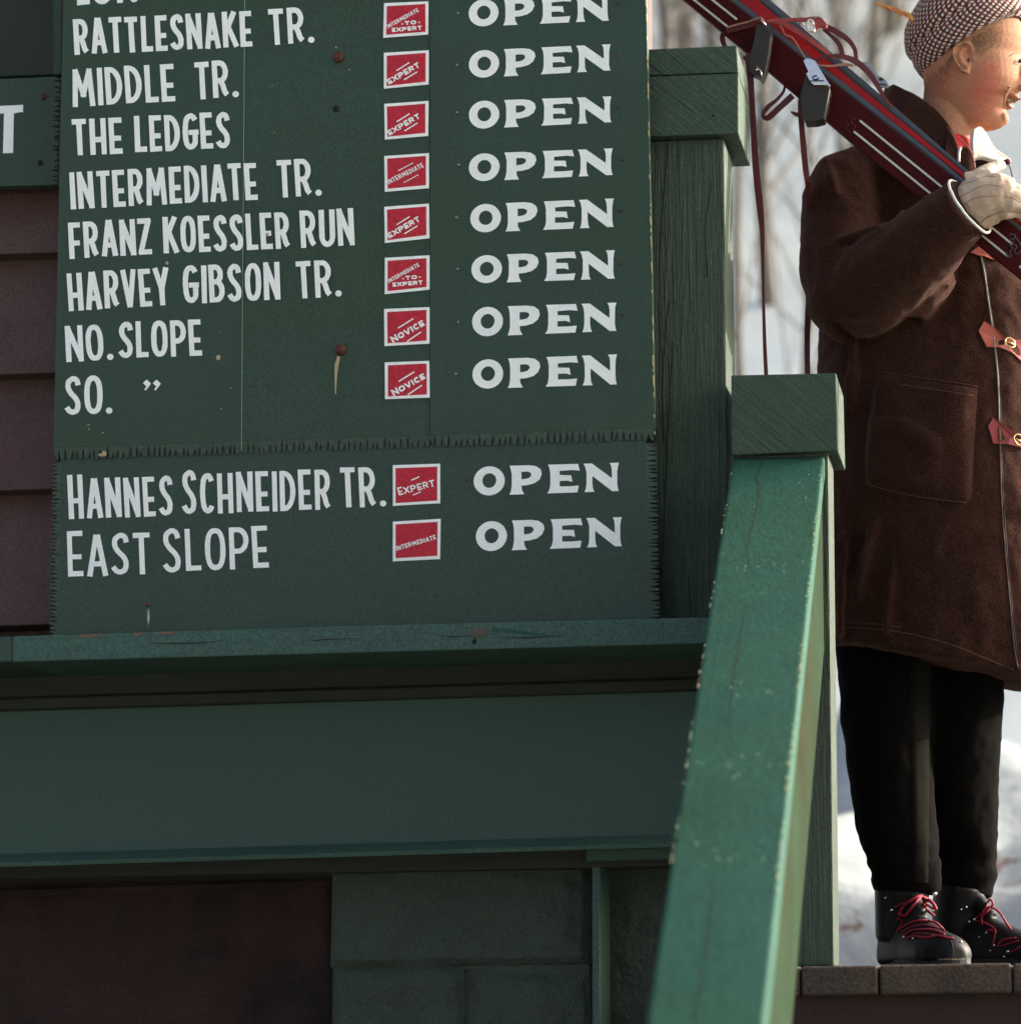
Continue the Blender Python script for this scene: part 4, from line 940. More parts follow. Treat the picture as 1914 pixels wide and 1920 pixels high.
# front opening, hem, pocket
tubes_on(BC, [(1838, 478), (1845, 512), (1852, 560), (1858, 600), (1866, 660), (1871, 720), (1873, 790)], .0024, 'front_piping', M['seamgrey'], person, taper=(1.0, .7))
tubes_on(BC, [(1873, 790), (1875, 860), (1878, 950), (1885, 1040), (1893, 1130), (1902, 1220), (1908, 1252)], .0017, 'front_piping', M['gseam2'], person)
tubes_on(BC, [(1843, 482), (1850, 530), (1857, 580), (1864, 625), (1870, 680), (1875, 760), (1877, 840), (1881, 940), (1888, 1040), (1897, 1140), (1906, 1225)], .0018, 'front_gap', M['crack'], person, lift=-.0003)
tubes_on(BC, [(1562, 1178), (1620, 1178), (1700, 1188), (1780, 1208), (1850, 1236), (1900, 1256)], .0011, 'hem_stitching', M['gseam2'], person, lift=0)
tubes_on(BC, [(1562, 1168), (1620, 1168), (1690, 1176)], .0009, 'hem_stitching', M['gseam2'], person, lift=0)
corner = lambda s, t: (lerp(lerp(1640, 1835, s), lerp(1618, 1822, s), t) - 6 * math.sin(math.pi * t) * (1 - s), lerp(lerp(698, 726, s), lerp(918, 952, s), t) + 5 * math.sin(math.pi * s) * t)
m_ = MB(); GN = 26; rows_ = []
for j in range(GN + 1):
    row = []
    for i in range(GN + 1):
        s, t = i / GN, j / GN
        ds, dt = min(s, 1 - s), min(t, 1 - t); e_ = min(1, ds * 9) * min(1, max(0, (1 - t)) * 9 + 0) * min(1, t * 14 + .35)
        lift = -.002 + .0135 * e_ ** .5 + .004 * math.sin(math.pi * s) * math.sin(math.pi * t) + .0022 * math.sin(s * 9 + t * 4) * e_
        u, v = corner(.5 + (s - .5) * (1 if not (t > .93) else 1 - (t - .93) * 1.2), t)
        row.append(on(BC, u, v, lift))
    rows_.append(row)
m_.add([q for r in rows_ for q in r], [(j * (GN + 1) + i, j * (GN + 1) + i + 1, (j + 1) * (GN + 1) + i + 1, (j + 1) * (GN + 1) + i) for j in range(GN) for i in range(GN)])
pocket = m_.build('pocket', M['coat'], person, smooth=True)
BP = [bvh(pocket)] + BC
tubes_on(BP, [corner(.02, .0), corner(.3, .0), corner(.7, .0), corner(.98, .0)], .0022, 'pocket_edge', M['coat'], pocket, lift=.001)
tubes_on(BP, [corner(.25, .07), corner(.6, .07), corner(.95, .075)], .0009, 'stitching', M['gseam2'], pocket, lift=.0)
tubes_on(BP, [corner(.04, .2), corner(.03, .6), corner(.04, .9), corner(.1, .95), corner(.5, .96), corner(.94, .96)], .0009, 'stitching', M['gseam2'], pocket, lift=.0)
# red tabs with brass buckles
def tab(P, name, m, lift=.004):
    mm = MB(); top = [on(BC, u, v, lift) for u, v in P]; bot = [on(BC, u, v, -.002) for u, v in P]; n = len(P)
    c = sum(top, Vector()) / n
    mm.add(top + bot + [c], [(i, (i + 1) % n, 2 * n) for i in range(n)] + [(i, n + i, n + (i + 1) % n, (i + 1) % n) for i in range(n)])
    return mm.build(name, m, person, recalc=True)
T1 = [(1819, 474), (1836, 461.5), (1847.5, 470), (1860.6, 484), (1870, 489), (1860, 488), (1845.6, 481), (1832.5, 478.5)]
T2 = [(1834, 621), (1844, 603), (1860, 613.5), (1887, 637), (1914, 638), (1935, 650), (1935, 690), (1914, 679), (1896, 662), (1873, 652), (1849, 651)]
T3 = [(1851.5, 800), (1860, 784), (1874, 794), (1903, 813), (1914, 819), (1935, 824), (1935, 848), (1914, 839.6), (1887, 833), (1861, 832)]
for T_, mt in ((T1, 'toggle'), (T2, 'toggle'), (T3, 'toggle2')):
    tab(T_, 'leather_tab', M[mt])
for (u, v) in ((1889, 646), (1905, 826)):
    m_ = MB(); pts = [on(BC, u + 8.5 * math.cos(a * .524), v + 9 * math.sin(a * .524) + 3 * math.cos(a * .524), .009) for a in range(13)]; m_.tube(pts, .0018, 6)
    m_.tube([on(BC, u - 6, v - 2, .010), on(BC, u + 7, v + 4, .010)], .0018, 6); m_.build('buckle', M['gold'], person, smooth=True)
tubes_on(BC, [(1862, 486), (1871, 489), (1878, 494)], .002, 'leather_tab', M['straptan'], person, lift=.005)

# collar
def sheet(top, bot, name, m, parent, thick=.011, bulge=.012, n=3, rowsn=8, away=Vector((0, -1, 0)), sub=0):
    T_ = dense(top, n); B_ = dense(bot, n); k = min(len(T_), len(B_)); vs = []
    for j in range(rowsn + 1):
        t = j / rowsn
        for i in range(k):
            a = at(*T_[i]); b = at(*B_[i]); q = a.lerp(b, t); nrm_ = Vector((0, 0, 0))
            tan = (at(*T_[min(i + 1, k - 1)]) - at(*T_[max(i - 1, 0)])); nrm_ = tan.cross(b - a)
            nrm_ = nrm_.normalized() if nrm_.length > 1e-9 else away
            vs.append(q + nrm_ * bulge * math.sin(math.pi * t) * 1)
    mm = MB(); mm.add(vs, [(j * k + i, j * k + i + 1, (j + 1) * k + i + 1, (j + 1) * k + i) for j in range(rowsn) for i in range(k - 1)])
    o = mm.build(name, m, parent, smooth=True)
    s = o.modifiers.new('s', 'SOLIDIFY'); s.thickness = thick; s.offset = 0
    b_ = o.modifiers.new('b', 'BEVEL'); b_.width = thick * .3; b_.segments = 2; b_.limit_method = 'ANGLE'
    me = evaluated(o); o.modifiers.clear(); o.data = me; me.materials.clear(); me.materials.append(m)
    for p in me.polygons: p.use_smooth = True
    return o
topc = [(1800, 268, 5.24), (1775, 225, 5.245), (1735, 190, 5.23), (1695, 168, 5.19), (1667, 168, 5.14), (1664, 167, 5.12), (1676, 161, 5.08), (1684, 162, 5.07), (1727, 187, 5.035), (1760, 212, 5.015), (1785, 246, 5.0), (1795, 290, 5.0)]
botc = [(1800, 330, 5.27), (1770, 320, 5.29), (1710, 305, 5.28), (1655, 280, 5.22), (1632, 255, 5.14), (1630, 252, 5.12), (1634, 258, 5.08), (1640, 268, 5.05), (1675, 290, 4.99), (1720, 310, 4.975), (1760, 330, 4.965), (1800, 350, 4.96)]
sheet(topc, botc, 'collar', M['coat'], person, .012, .006)
sheet([(1776, 236, 5.0), (1786, 250, 4.992), (1796, 272, 4.985)], [(1768, 300, 4.965), (1782, 312, 4.96), (1798, 330, 4.955)], 'collar_fold', M['coat'], person, .010, .006)
sheet([(1798, 276, 4.985), (1812, 276, 4.985), (1824, 288, 4.99)], [(1795, 330, 4.975), (1815, 335, 4.97), (1832, 335, 4.98)], 'lapel', M['coat'], person, .008, .003)
m_ = MB(); m_.tube([at(u, v, 4.972) for u, v in dense([(1801, 275), (1798, 285), (1797.5, 303)], 4)], .0026, 8); m_.build('lapel_edge', M['piping'], person, smooth=True)
m_ = MB(); m_.tube([at(u, v, 4.976) for u, v in dense([(1794, 257), (1806, 266), (1818, 280), (1825, 297), (1828, 315)], 4)], .0013, 6); m_.build('lapel_piping', M['strapred'], person, smooth=True)
m_ = MB(); m_.rings([ring(1780, 275, 5.12, 40, .068, 28), ring(1781, 271, 5.12, 43, .072, 28), ring(1781, 279, 5.12, 46, .078, 28), ring(1782, 295, 5.12, 50, .086, 28), ring(1784, 325, 5.13, 60, .1, 28)], caps=False)
m_.build('sweater_neck', M['sweater'], person, smooth=True)
sheet([(1823, 243, 5.06), (1836, 238, 5.08), (1850, 256, 5.085), (1862, 276, 5.085), (1876, 288, 5.085), (1895, 300, 5.085)], [(1824, 300, 5.04), (1832, 297, 5.045), (1846, 297, 5.05), (1858, 301, 5.055), (1872, 303, 5.06), (1893, 303, 5.07)], 'fleece_lapel', M['fleece'], person, .010, .004)
sheet([(1826, 296, 5.06), (1838, 295, 5.06), (1862, 301, 5.06)], [(1826, 330, 5.06), (1840, 330, 5.06), (1866, 320, 5.06)], 'lapel_underside', M['coat'], person, .006, .002)
m_ = MB(); m_.ball(at(1888, 303, 5.05), (.008, .006, .006), 10, 8); m_.tube([at(u, v, 5.05) for u, v in dense([(1889, 302), (1895, 318), (1899, 335), (1902, 350)], 4)], .0016, 6); m_.build('leather_thong', M['strap'], person, smooth=True)

# --- glove: palm, four fingers closed over the ski, thumb
gv = MB(); limb(gv, [(1806, 392, 4.85, 42), (1825, 384, 4.845, 50), (1850, 371, 4.838, 50), (1875, 366, 4.835, 45), (1893, 371, 4.838, 38)], 24)
for (a, b) in (((1812, 345), (1860, 333)), ((1822, 415), (1868, 400))): limb(gv, [(a[0], a[1], 4.84, 24), (b[0], b[1], 4.838, 20)], 14)
fing = [[(1868, 338, 4.832, 17), (1893, 352, 4.822, 16), (1917, 366, 4.830, 15), (1936, 380, 4.862, 14), (1942, 390, 4.90, 13)],
        [(1872, 356, 4.828, 18), (1900, 368, 4.818, 17), (1921, 378, 4.826, 16), (1936, 394, 4.858, 15), (1940, 402, 4.90, 14)],
        [(1870, 374, 4.828, 18), (1898, 384, 4.818, 17), (1918, 388, 4.828, 15.5), (1932, 402, 4.86, 14), (1934, 412, 4.90, 13)],
        [(1862, 392, 4.832, 17), (1886, 398, 4.824, 15), (1906, 394, 4.832, 14), (1920, 404, 4.86, 12.5), (1924, 412, 4.895, 12)]]
for f_ in fing: limb(gv, f_, 14)
limb(gv, [(1832, 335, 4.85, 20), (1848, 322, 4.86, 15), (1864, 313, 4.875, 12), (1879, 309, 4.89, 10)], 14)
limb(gv, [(1818, 420, 4.845, 20), (1840, 416, 4.845, 18), (1862, 404, 4.845, 16), (1885, 396, 4.845, 13)], 14)
glove = fuse(gv, 'glove', M['glove'], person, .0022, 5, .45, disp=[(.004, .018, 1)])
BG = [bvh(glove)]
for P in ([(1790, 349), (1808, 344), (1830, 337), (1850, 330), (1866, 331)], [(1793, 370), (1815, 361), (1838, 349), (1858, 346), (1880, 351)], [(1806, 383), (1828, 371), (1850, 368), (1868, 367)], [(1884, 367), (1896, 370), (1912, 379)]):
    tubes_on(BG, P, .0009, 'glove_seam', M['gseam'], glove, lift=0)
tubes_on(BG, [(1832, 425), (1848, 409), (1866, 400), (1885, 396), (1914, 397)], .0014, 'glove_seam', M['gseam'], glove, lift=.0003)
# cuff lining ring at the sleeve end
m_ = MB(); c = at(1817, 387, 4.826); ax = (at(1850, 438, 4.826) - at(1784, 338, 4.826)) / 2 * .97; by = Vector((-.020, -.054, -.010))
ringp = [c + ax * math.cos(a * math.pi / 20) + by * math.sin(a * math.pi / 20) for a in range(41)]
m_.tube([q + Vector((random.uniform(-.0006, .0006), 0, random.uniform(-.0006, .0006))) for q in ringp], .0027, 8, False); m_.build('cuff_lining', M['piping'], person, smooth=True)

# --- cap
cm = bpy.data.materials.new('checked_cap_cloth'); cm.use_nodes = True; t_ = cm.node_tree; N = t_.nodes; L = t_.links; p_ = N['Principled BSDF']; p_.inputs['Roughness'].default_value = .9; p_.inputs['Specular IOR Level'].default_value = .15
uvn = N.new('ShaderNodeUVMap'); uvn.uv_map = 'UVMap'; sp = N.new('ShaderNodeSeparateXYZ'); L.new(uvn.outputs[0], sp.inputs[0])
def mth(op, a, b=None):
    n = N.new('ShaderNodeMath'); n.operation = op
    for i, x in enumerate((a, b)):
        if x is None: continue
        if isinstance(x, (int, float)): n.inputs[i].default_value = x
        else: L.new(x, n.inputs[i])
    return n.outputs[0]
PER = 8.2
rx_ = mth('ADD', mth('MULTIPLY', sp.outputs[0], .93), mth('MULTIPLY', sp.outputs[1], .36)); ry_ = mth('SUBTRACT', mth('MULTIPLY', sp.outputs[1], .93), mth('MULTIPLY', sp.outputs[0], .36))
fu = mth('FRACT', mth('DIVIDE', rx_, PER)); fv = mth('FRACT', mth('DIVIDE', ry_, PER))
A_ = mth('GREATER_THAN', fu, .5); B_ = mth('GREATER_THAN', fv, .5)
f2 = mth('GREATER_THAN', mth('FRACT', mth('DIVIDE', rx_, PER * 2)), .5)
def mx(f, a, b):
    n = N.new('ShaderNodeMix'); n.data_type = 'RGBA'; L.new(f, n.inputs[0])
    for i, x in ((6, a), (7, b)):
        if isinstance(x, tuple): n.inputs[i].default_value = (*x, 1)
        else: L.new(x, n.inputs[i])
    return n.outputs[2]
red_, blk, wht, mid = srgb(126, 36, 44), srgb(56, 46, 40), srgb(204, 204, 190), srgb(96, 78, 68)
ab = mx(f2, red_, blk); colr = mx(B_, mx(A_, wht, mx(f2, mid, red_)), mx(A_, mx(f2, blk, mid), ab))
nzz = N.new('ShaderNodeTexNoise'); nzz.inputs['Scale'].default_value = 900; bmp = N.new('ShaderNodeBump'); bmp.inputs['Distance'].default_value = .001; bmp.inputs['Strength'].default_value = .5; L.new(nzz.outputs['Fac'], bmp.inputs['Height']); L.new(bmp.outputs[0], p_.inputs['Normal'])
L.new(colr, p_.inputs['Base Color'])
M['cap'] = cm
ex_ = Vector((.857, -.515)); ny_ = Vector((-.515, -.857)); c0 = Vector((1828, 86))
capr = [(-3, 104, .082), (-2, 110, .088), (1, 113, .0905), (14, 117, .094), (30, 119, .097), (40, 117, .096), (44, 114, .095), (48, 119, .101), (58, 119, .107), (72, 112, .106), (88, 102, .099), (104, 84, .085), (116, 62, .066), (124, 38, .042), (128, 14, .016)]
NS = 96; vs = []; uvs = []; hacc = 0; prev = None
for (h, a_, b_) in capr:
    c = c0 + ny_ * h
    if prev is not None: hacc += math.hypot(h - prev[0], (a_ - prev[1]) * .8)
    prev = (h, a_)
    for i in range(NS + 1):
        t = 2 * math.pi * i / NS + math.pi / 2
        wob = 1 + .012 * math.sin(5 * t + h * .05) + .008 * math.sin(9 * t + 1)
        dip = 5 * math.cos(2 * t) if h < 20 else 0
        # lower edge rises over the ear, sags at the nape
        P2 = c + ex_ * (a_ * wob * math.cos(t)) + ny_ * (dip * -.6 * (1 - max(0, h) / 20))
        q = at(P2.x, P2.y, YH); q.y = YH + b_ * wob * math.sin(t)
        vs.append(q); uvs.append(((t / (2 * math.pi)) * 640 * (a_ / 115) ** .35, hacc))
fs = [(j * (NS + 1) + i, j * (NS + 1) + i + 1, (j + 1) * (NS + 1) + i + 1, (j + 1) * (NS + 1) + i) for j in range(len(capr) - 1) for i in range(NS)]
m_ = MB(); m_.add(vs, fs); cap_o = m_.build('checked_cap', M['cap'], person, smooth=True)
uvl = cap_o.data.uv_layers.new(name='UVMap')
for lp_ in cap_o.data.loops: uvl.data[lp_.index].uv = uvs[lp_.vertex_index]
# brim
bm_ = MB(); vs = []; uvb = []
for j in range(9):
    for i in range(25):
        t = R(lerp(-70, 70, i / 24)); k = 1 + .45 * (j / 8) * math.cos(t) ** 1.2
        P2 = c0 + ex_ * (113 * math.cos(t) * k) + ny_ * (2 - 6 * (j / 8) + 0)
        q = at(P2.x, P2.y, YH); q.y = YH + .09 * math.sin(t) * (1 - .1 * j / 8); vs.append(q); uvb.append((i * 9.5, j * 7))
bm_.add(vs, [(j * 25 + i, j * 25 + i + 1, (j + 1) * 25 + i + 1, (j + 1) * 25 + i) for j in range(8) for i in range(24)])
brim = bm_.build('cap_brim', M['cap'], cap_o, smooth=True); uvl = brim.data.uv_layers.new(name='UVMap')
for lp_ in brim.data.loops: uvl.data[lp_.index].uv = uvb[lp_.vertex_index]
# ginger feather tuft
m_ = MB(); rg = random.Random(8); sp_ = [(1712, 36), (1698, 27), (1680, 19), (1662, 13), (1645, 7)]
SPN = dense(sp_, 8); m_.tube([at(u, v, 5.02) for u, v in SPN], [.0014] * (len(SPN) - 1) + [.0004], 5)
for i in range(420):
    k = rg.random(); j = min(len(SPN) - 2, int(k * (len(SPN) - 1))); u, v = SPN[j]; w_ = lerp(15, 5.0, k) * rg.uniform(.5, 1.1); a_ = rg.uniform(-1, 1)
    p0_ = at(u, v, 5.02 + rg.uniform(-.003, .003)); p1_ = at(u - rg.uniform(1, 6), v + a_ * w_, 5.02 + rg.uniform(-.008, .008)); wv = Vector((.0012, 0, .0018))
    m_.add([p0_ - wv, p0_ + wv, p1_], [(0, 1, 2)])
m_.build('feather', M['feather'], cap_o)['kind'] = 'stuff'

# --- trousers
tr_ = MB()
tr_.rings([ring(1660, 1120, 5.14, 92, .09, 28), ring(1662, 1220, 5.12, 94, .09, 28), ring(1664, 1400, 5.09, 84, .082, 28), ring(1678, 1540, 5.05, 75, .075, 28), ring(1688, 1590, 5.03, 72, .068, 28), ring(1690, 1606, 5.03, 66, .060, 28), ring(1693, 1620, 5.025, 70, .066, 28), ring(1696, 1636, 5.02, 63, .056, 28), ring(1697, 1652, 5.02, 66, .060, 28), ring(1700, 1676, 5.02, 58, .052, 28)])
tr_.rings([ring(1800, 1120, 5.22, 96, .095, 28), ring(1795, 1220, 5.19, 94, .09, 28), ring(1793, 1400, 5.17, 84, .082, 28), ring(1797, 1540, 5.19, 74, .075, 28), ring(1805, 1605, 5.21, 63, .066, 28), ring(1807, 1622, 5.21, 57, .058, 28), ring(1809, 1642, 5.21, 61, .063, 28), ring(1811, 1662, 5.21, 53, .054, 28), ring(1812, 1686, 5.21, 48, .05, 28)])
trousers = fuse(tr_, 'trousers', M['trouser'], person, .006, 4, .5, disp=[(.011, .10, 2), (.006, .04, 1)])

BT = [bvh(trousers)]
M['stripe'] = mat('dark_olive_stirrup_strip', (.010, .0095, .007), 1.0, var=0.3, vscale=14, fine=0.5, fscale=240, spec=.05)
m_ = MB(); vs = []; NJ, NI = 30, 6
for j in range(NJ + 1):
    t = j / NJ; v = lerp(1235, 1655, t); l = 1703 + 6 * t; r = lerp(1747, 1742, t)
    for i in range(NI + 1): vs.append(on(BT, lerp(l, r, i / NI), v, .0035 if 0 < i < NI else -.002, 5.0))
m_.add(vs, [(j * (NI + 1) + i, j * (NI + 1) + i + 1, (j + 1) * (NI + 1) + i + 1, (j + 1) * (NI + 1) + i) for j in range(NJ) for i in range(NI)])
m_.build('side_stripe', M['stripe'], trousers, smooth=True)
# --- boots
def boot(u, Y, ang, name_label, Lf=.285, top=.155):
    base = at(u, 1812, Y); base.z = zd; f = Vector((math.cos(R(ang)), -math.sin(R(ang)), 0)); s = Vector((-f.y, f.x, 0))
    b = MB(); rr = []
    for (t, hw, hh) in ((-.015, .012, .05), (0, .026, .075), (.06, .036, .095), (.25, .038, .11), (.42, .039, .098), (.58, .044, .080), (.74, .049, .064), (.87, .047, .056), (.95, .037, .048), (1.0, .018, .036)):
        c = base + f * ((t - .30) * Lf); o = []
        for i in range(24):
            a = 2 * math.pi * i / 24; x = hw * math.copysign(abs(math.cos(a)) ** .8, math.cos(a)); z = math.sin(a); zz = .014 + (hh - .014) * (z if z > 0 else 0) ** .9 if z > 0 else .014 * (1 + z)
            o.append(c + s * x * (1 - .25 * max(0, z) ** 3) + Vector((0, 0, zz)))
        rr.append(o)
    b.rings(rr)
    b.tube([base + Vector((0, 0, .05)) - f * .035, base + Vector((0, 0, .10)) - f * .032, base + Vector((0, 0, top)) - f * .022], [.048, .049, .053], 20)
    b.tube([base + f * .05 + Vector((0, 0, .088)), base + f * .015 + Vector((0, 0, .125)), base - f * 0 + Vector((0, 0, top + .006))], [.016, .018, .014], 10)
    bt = thing_child('boot', person)
    up = fuse(b, 'upper', M['leather'], bt, .0034, 14, .5)
    so_ = MB(); rr = []
    for z in (0.0008, .006, .013):
        o = []
        for i in range(40):
            a = 2 * math.pi * i / 40; t = .5 - .53 * math.cos(a); hw = (.036 + .016 * max(0, min(1, (t - .3) / .4))) * abs(math.sin(a)) ** .7 * (1 if z != .006 else .98) + .0008
            o.append(base + f * ((t - .30) * Lf) + s * math.copysign(hw, math.sin(a)) + Vector((0, 0, z)))
        rr.append(o)
    so_.rings(rr); so_.build('sole', M['sole'], bt)
    return bt, up, base, f, s
def thing_child(name, parent):
    o = bpy.data.objects.new(name, None); COL.objects.link(o); o.parent = parent; o['wl'] = (0, 0, 0); return o
def boot_parts(bt, up, laces, eyes, Yd):
    B = [bvh(up)]
    # eyelets and laces are sub-parts: they hang under the upper's boot
    for P, r in laces:
        r *= .72; tubes_on(B, P, r, 'lace', M['lace'], bt, lift=r * .7, Yd=Yd)
    for (u, v, r) in eyes:
        m_ = MB(); m_.ball(on(B, u, v, .0005, Yd), r * .8, 10, 6); m_.build('eyelet', M['metal'], bt, smooth=True)
    return B
bt1, up1, bs1, f1, s1 = boot(1705, 5.0, 62, 'r')
B1_ = boot_parts(bt1, up1, [([(1681.5, 1747.5), (1706, 1732), (1727.5, 1728), (1755, 1730.6), (1769, 1746)], .0028), ([(1690, 1750), (1712, 1738), (1735, 1736), (1758, 1741)], .0018), ([(1697, 1753.7), (1712, 1746), (1727.5, 1744.5), (1750.6, 1746), (1770.5, 1753.7)], .0028),
   ([(1700, 1761), (1715, 1757), (1737, 1760), (1758, 1756), (1774, 1760), (1787, 1761)], .0028), ([(1712, 1752), (1735, 1752), (1765, 1757)], .0018), ([(1681.5, 1746), (1692, 1729), (1681.5, 1723)], .002), ([(1686, 1718), (1691, 1704.5), (1706, 1692), (1724.5, 1681.5)], .0045),
   ([(1724.5, 1681.5), (1712, 1701), (1700, 1718), (1688, 1716)], .0045), ([(1724.5, 1680), (1740, 1687.6), (1750, 1696), (1755, 1706)], .0045), ([(1727.5, 1695), (1740, 1709), (1752, 1718)], .0035), ([(1677, 1701), (1697, 1693), (1712, 1690)], .002), ([(1755, 1706), (1745, 1702), (1732, 1692)], .003)],
   [(1660, 1684, .003), (1672, 1707, .0045), (1752.5, 1676.5, .0052), (1749, 1707.5, .003), (1681.5, 1747, .003), (1695, 1757.5, .0035), (1712, 1760.5, .0028), (1730, 1759, .0028), (1750.5, 1755.5, .0028), (1801, 1767, .003)], 4.9)
tubes_on(B1_, [(1782, 1764), (1785.5, 1775), (1786, 1790)], .0012, 'toe_seam', M['crack'], bt1, lift=.0002)
m_ = MB(); BSO = [bvh(o_) for o_ in bt1.children if o_.name.startswith('sole')]
for k in range(11):
    m_.ball(on(BSO, 1762 + k * 4.4, 1799.5 + .5 * math.cos(k), .0006, 4.83), (.0014, .001, .001), 6, 4)
m_.build('welt_stitching', M['chip'], bt1, smooth=True)['kind'] = 'stuff'
bt2, up2, bs2, f2_, s2_ = boot(1822, 5.19, 36, 'l')
boot_parts(bt2, up2, [([(1824, 1727), (1842, 1730), (1862, 1740)], .0022), ([(1848, 1748), (1866, 1744), (1862, 1773)], .0022), ([(1870, 1777), (1881, 1764), (1905, 1760)], .0024), ([(1876, 1775), (1893, 1770), (1910, 1765)], .0018), ([(1896, 1786), (1914, 1776)], .0022), ([(1842, 1736), (1841, 1718), (1848, 1702), (1855, 1687), (1861, 1696), (1850, 1710), (1842, 1718)], .003),
   ([(1830, 1722), (1842, 1712), (1853, 1700)], .0022), ([(1850, 1752), (1856, 1745), (1868, 1752)], .002)],
   [(1802, 1705.5, .003), (1811, 1701.5, .0036), (1817, 1729, .0036), (1827, 1724.5, .0042), (1849, 1750, .003), (1836, 1758, .0022), (1864, 1773.5, .0032), (1857, 1783, .0025), (1890, 1785, .004), (1883, 1794.5, .0032)], 5.05)
m_ = MB(); m_.tube([at(u, v, 5.06) for u, v in dense([(1857, 1702), (1866, 1705), (1876, 1714), (1887, 1732), (1896, 1744)], 4)], [.0022] * 16 + [.001], 6); m_.build('lace', M['lace'], bt2, smooth=True)

# ------------------------------------------------------------------ skis over the shoulder
def SP(s, p, Y): return at(.785 * s + .62 * p, .62 * s - .785 * p, Y)
def prism(name, m, parent, st, Yf, Yb, bev=.0012):
    """st: list of (s, low perp, high perp); Y may be a pair of functions of s"""
    mb = MB(); rr = []
    for (s, a, b) in st:
        p0, p1 = SP(s, a, Yf), SP(s, b, Yf)
        rr.append([p0, p1, Vector((p1.x, Yb, p1.z)), Vector((p0.x, Yb, p0.z))])
    mb.rings(rr); return mb.build(name, m, parent, bevel=bev, segs=2, recalc=True)
base = SP(1500, 800, 4.87)
ski1 = thing('ski', 'near maroon ski with two pale stripes carried on the shoulder', 'ski', tuple(base), 'pair of red skis held by the skier')
low = [(150, 818, 826), (190, 806, 838), (260, 800, 845), (600, 797, 848), (1007, 795, 847), (1103, 792, 847), (1408, 780, 847), (1610, 778, 847), (1827, 776, 842), (2150, 774, 838), (2200, 778, 834)]
prism('ski_body', M['skimar'], ski1, low, 4.872, 4.884)
prism('ski_edge', M['skidark'], ski1, [(190, 839, 845), (1085, 847.5, 850), (1610, 847.5, 850), (2150, 839, 846)], 4.873, 4.885, .0006)
prism('ski_edge', M['skiedge'], ski1, [(190, 846, 852), (1085, 850, 858), (1330, 850, 858.5), (1540, 851, 858), (1900, 845, 850)], 4.875, 4.888, .0006)
for a, b in ((803.5, 0), (826, 0)):
    pass
for (s0, s1_, pa, pb) in ((240, 1104, 812, 806.5), (240, 1106, 833, 828), (1408, 1780, 799, 794), (1404, 1772, 822, 817), (1808, 2100, 793, 792), (1800, 2100, 816, 814)):
    mb = MB(); w_ = 1.9
    rr = [[SP(s, lerp(pa, pb, t) - w_, 4.8705), SP(s, lerp(pa, pb, t) + w_, 4.8705), SP(s, lerp(pa, pb, t) + w_, 4.8722), SP(s, lerp(pa, pb, t) - w_, 4.8722)] for s, t in ((s0, 0), (s1_, 1))]
    mb.rings(rr); mb.build('stripe', M['skistripe'], ski1, recalc=True)
# maker's emblem drawn in fine metal lines
m_ = MB()
for P in ([(1892, 441), (1898, 438), (1903, 443), (1899, 449), (1894, 447)], [(1886, 474), (1890, 481), (1896, 480), (1893, 471), (1899, 465), (1893, 458), (1900, 452)], [(1900, 456), (1906, 462), (1902, 470), (1907, 476), (1914, 470)], [(1903, 445), (1910, 452), (1914, 460)]):
    m_.tube([at(u, v, 4.869) for u, v in dense(P, 3)], .0011, 6)
m_.build('emblem', M['skiedge'], ski1, smooth=True)
m_ = MB()
for P in ([(1592, 218), (1600, 222), (1596, 230), (1604, 236), (1598, 244)], [(1586, 226), (1591, 234), (1586, 240), (1594, 248)], [(1604, 219), (1603, 226)]):
    m_.tube([at(u, v, 4.8715) for u, v in dense(P, 3)], .0008, 5)
m_.build('emblem', M['strap'], ski1, smooth=True)
ski2 = thing('ski', 'far bright red ski lying behind the maroon one', 'ski', tuple(SP(1500, 860, 4.9)), 'pair of red skis held by the skier')
prism('ski_body', M['skired'], ski2, [(150, 858, 862), (190, 856, 880), (700, 858, 884), (1085, 858.5, 882), (1200, 858.5, 877), (1330, 859, 872), (1610, 858.5, 866.5), (1900, 851, 858)], 4.880, 4.905)
prism('ski_edge', M['skidark'], ski2, [(190, 881, 884), (700, 885, 888), (1085, 882.5, 885.5), (1200, 877.5, 881), (1330, 872.5, 876), (1610, 867, 869), (1900, 858.5, 860)], 4.881, 4.906, .0006)
prism('ski_edge', M['skiedge'], ski2, [(190, 885, 892), (700, 889, 899), (1085, 886, 897), (1200, 881.5, 893), (1330, 876.5, 887), (1450, 873, 882), (1610, 869.5, 874), (1900, 860.5, 864)], 4.884, 4.908, .0006)
# bindings and straps
def plate(name, m, parent, P, Yf, Yb, bev=.0012):
    mb = MB(); mb.slab(P, Yf, Yb); return mb.build(name, m, parent, bevel=bev, segs=2, recalc=True)
def strap(P, w_, name, m, parent, thick=.0022, n=5):
    """leather strap: P = (u, v, Y), w_ = width in px (or one per point)"""
    k0 = len(P); W_ = w_ if isinstance(w_, (list, tuple)) else [w_] * k0
    Q = dense([(p[0], p[1], p[2], W_[i]) for i, p in enumerate(P)], n); rr = []
    for i, q in enumerate(Q):
        a = Q[max(i - 1, 0)]; b = Q[min(i + 1, len(Q) - 1)]; d = Vector((b[0] - a[0], b[1] - a[1])); d = d.normalized() if d.length > 1e-6 else Vector((1, 0)); nn = Vector((-d.y, d.x)) * q[3] / 2
        p0 = at(q[0] + nn.x, q[1] + nn.y, q[2]); p1 = at(q[0] - nn.x, q[1] - nn.y, q[2]); dy = Vector((0, thick, 0)); rr.append([p0, p1, p1 + dy, p0 + dy])
    mb = MB(); mb.rings(rr); o = mb.build(name, m, parent, recalc=True); return o
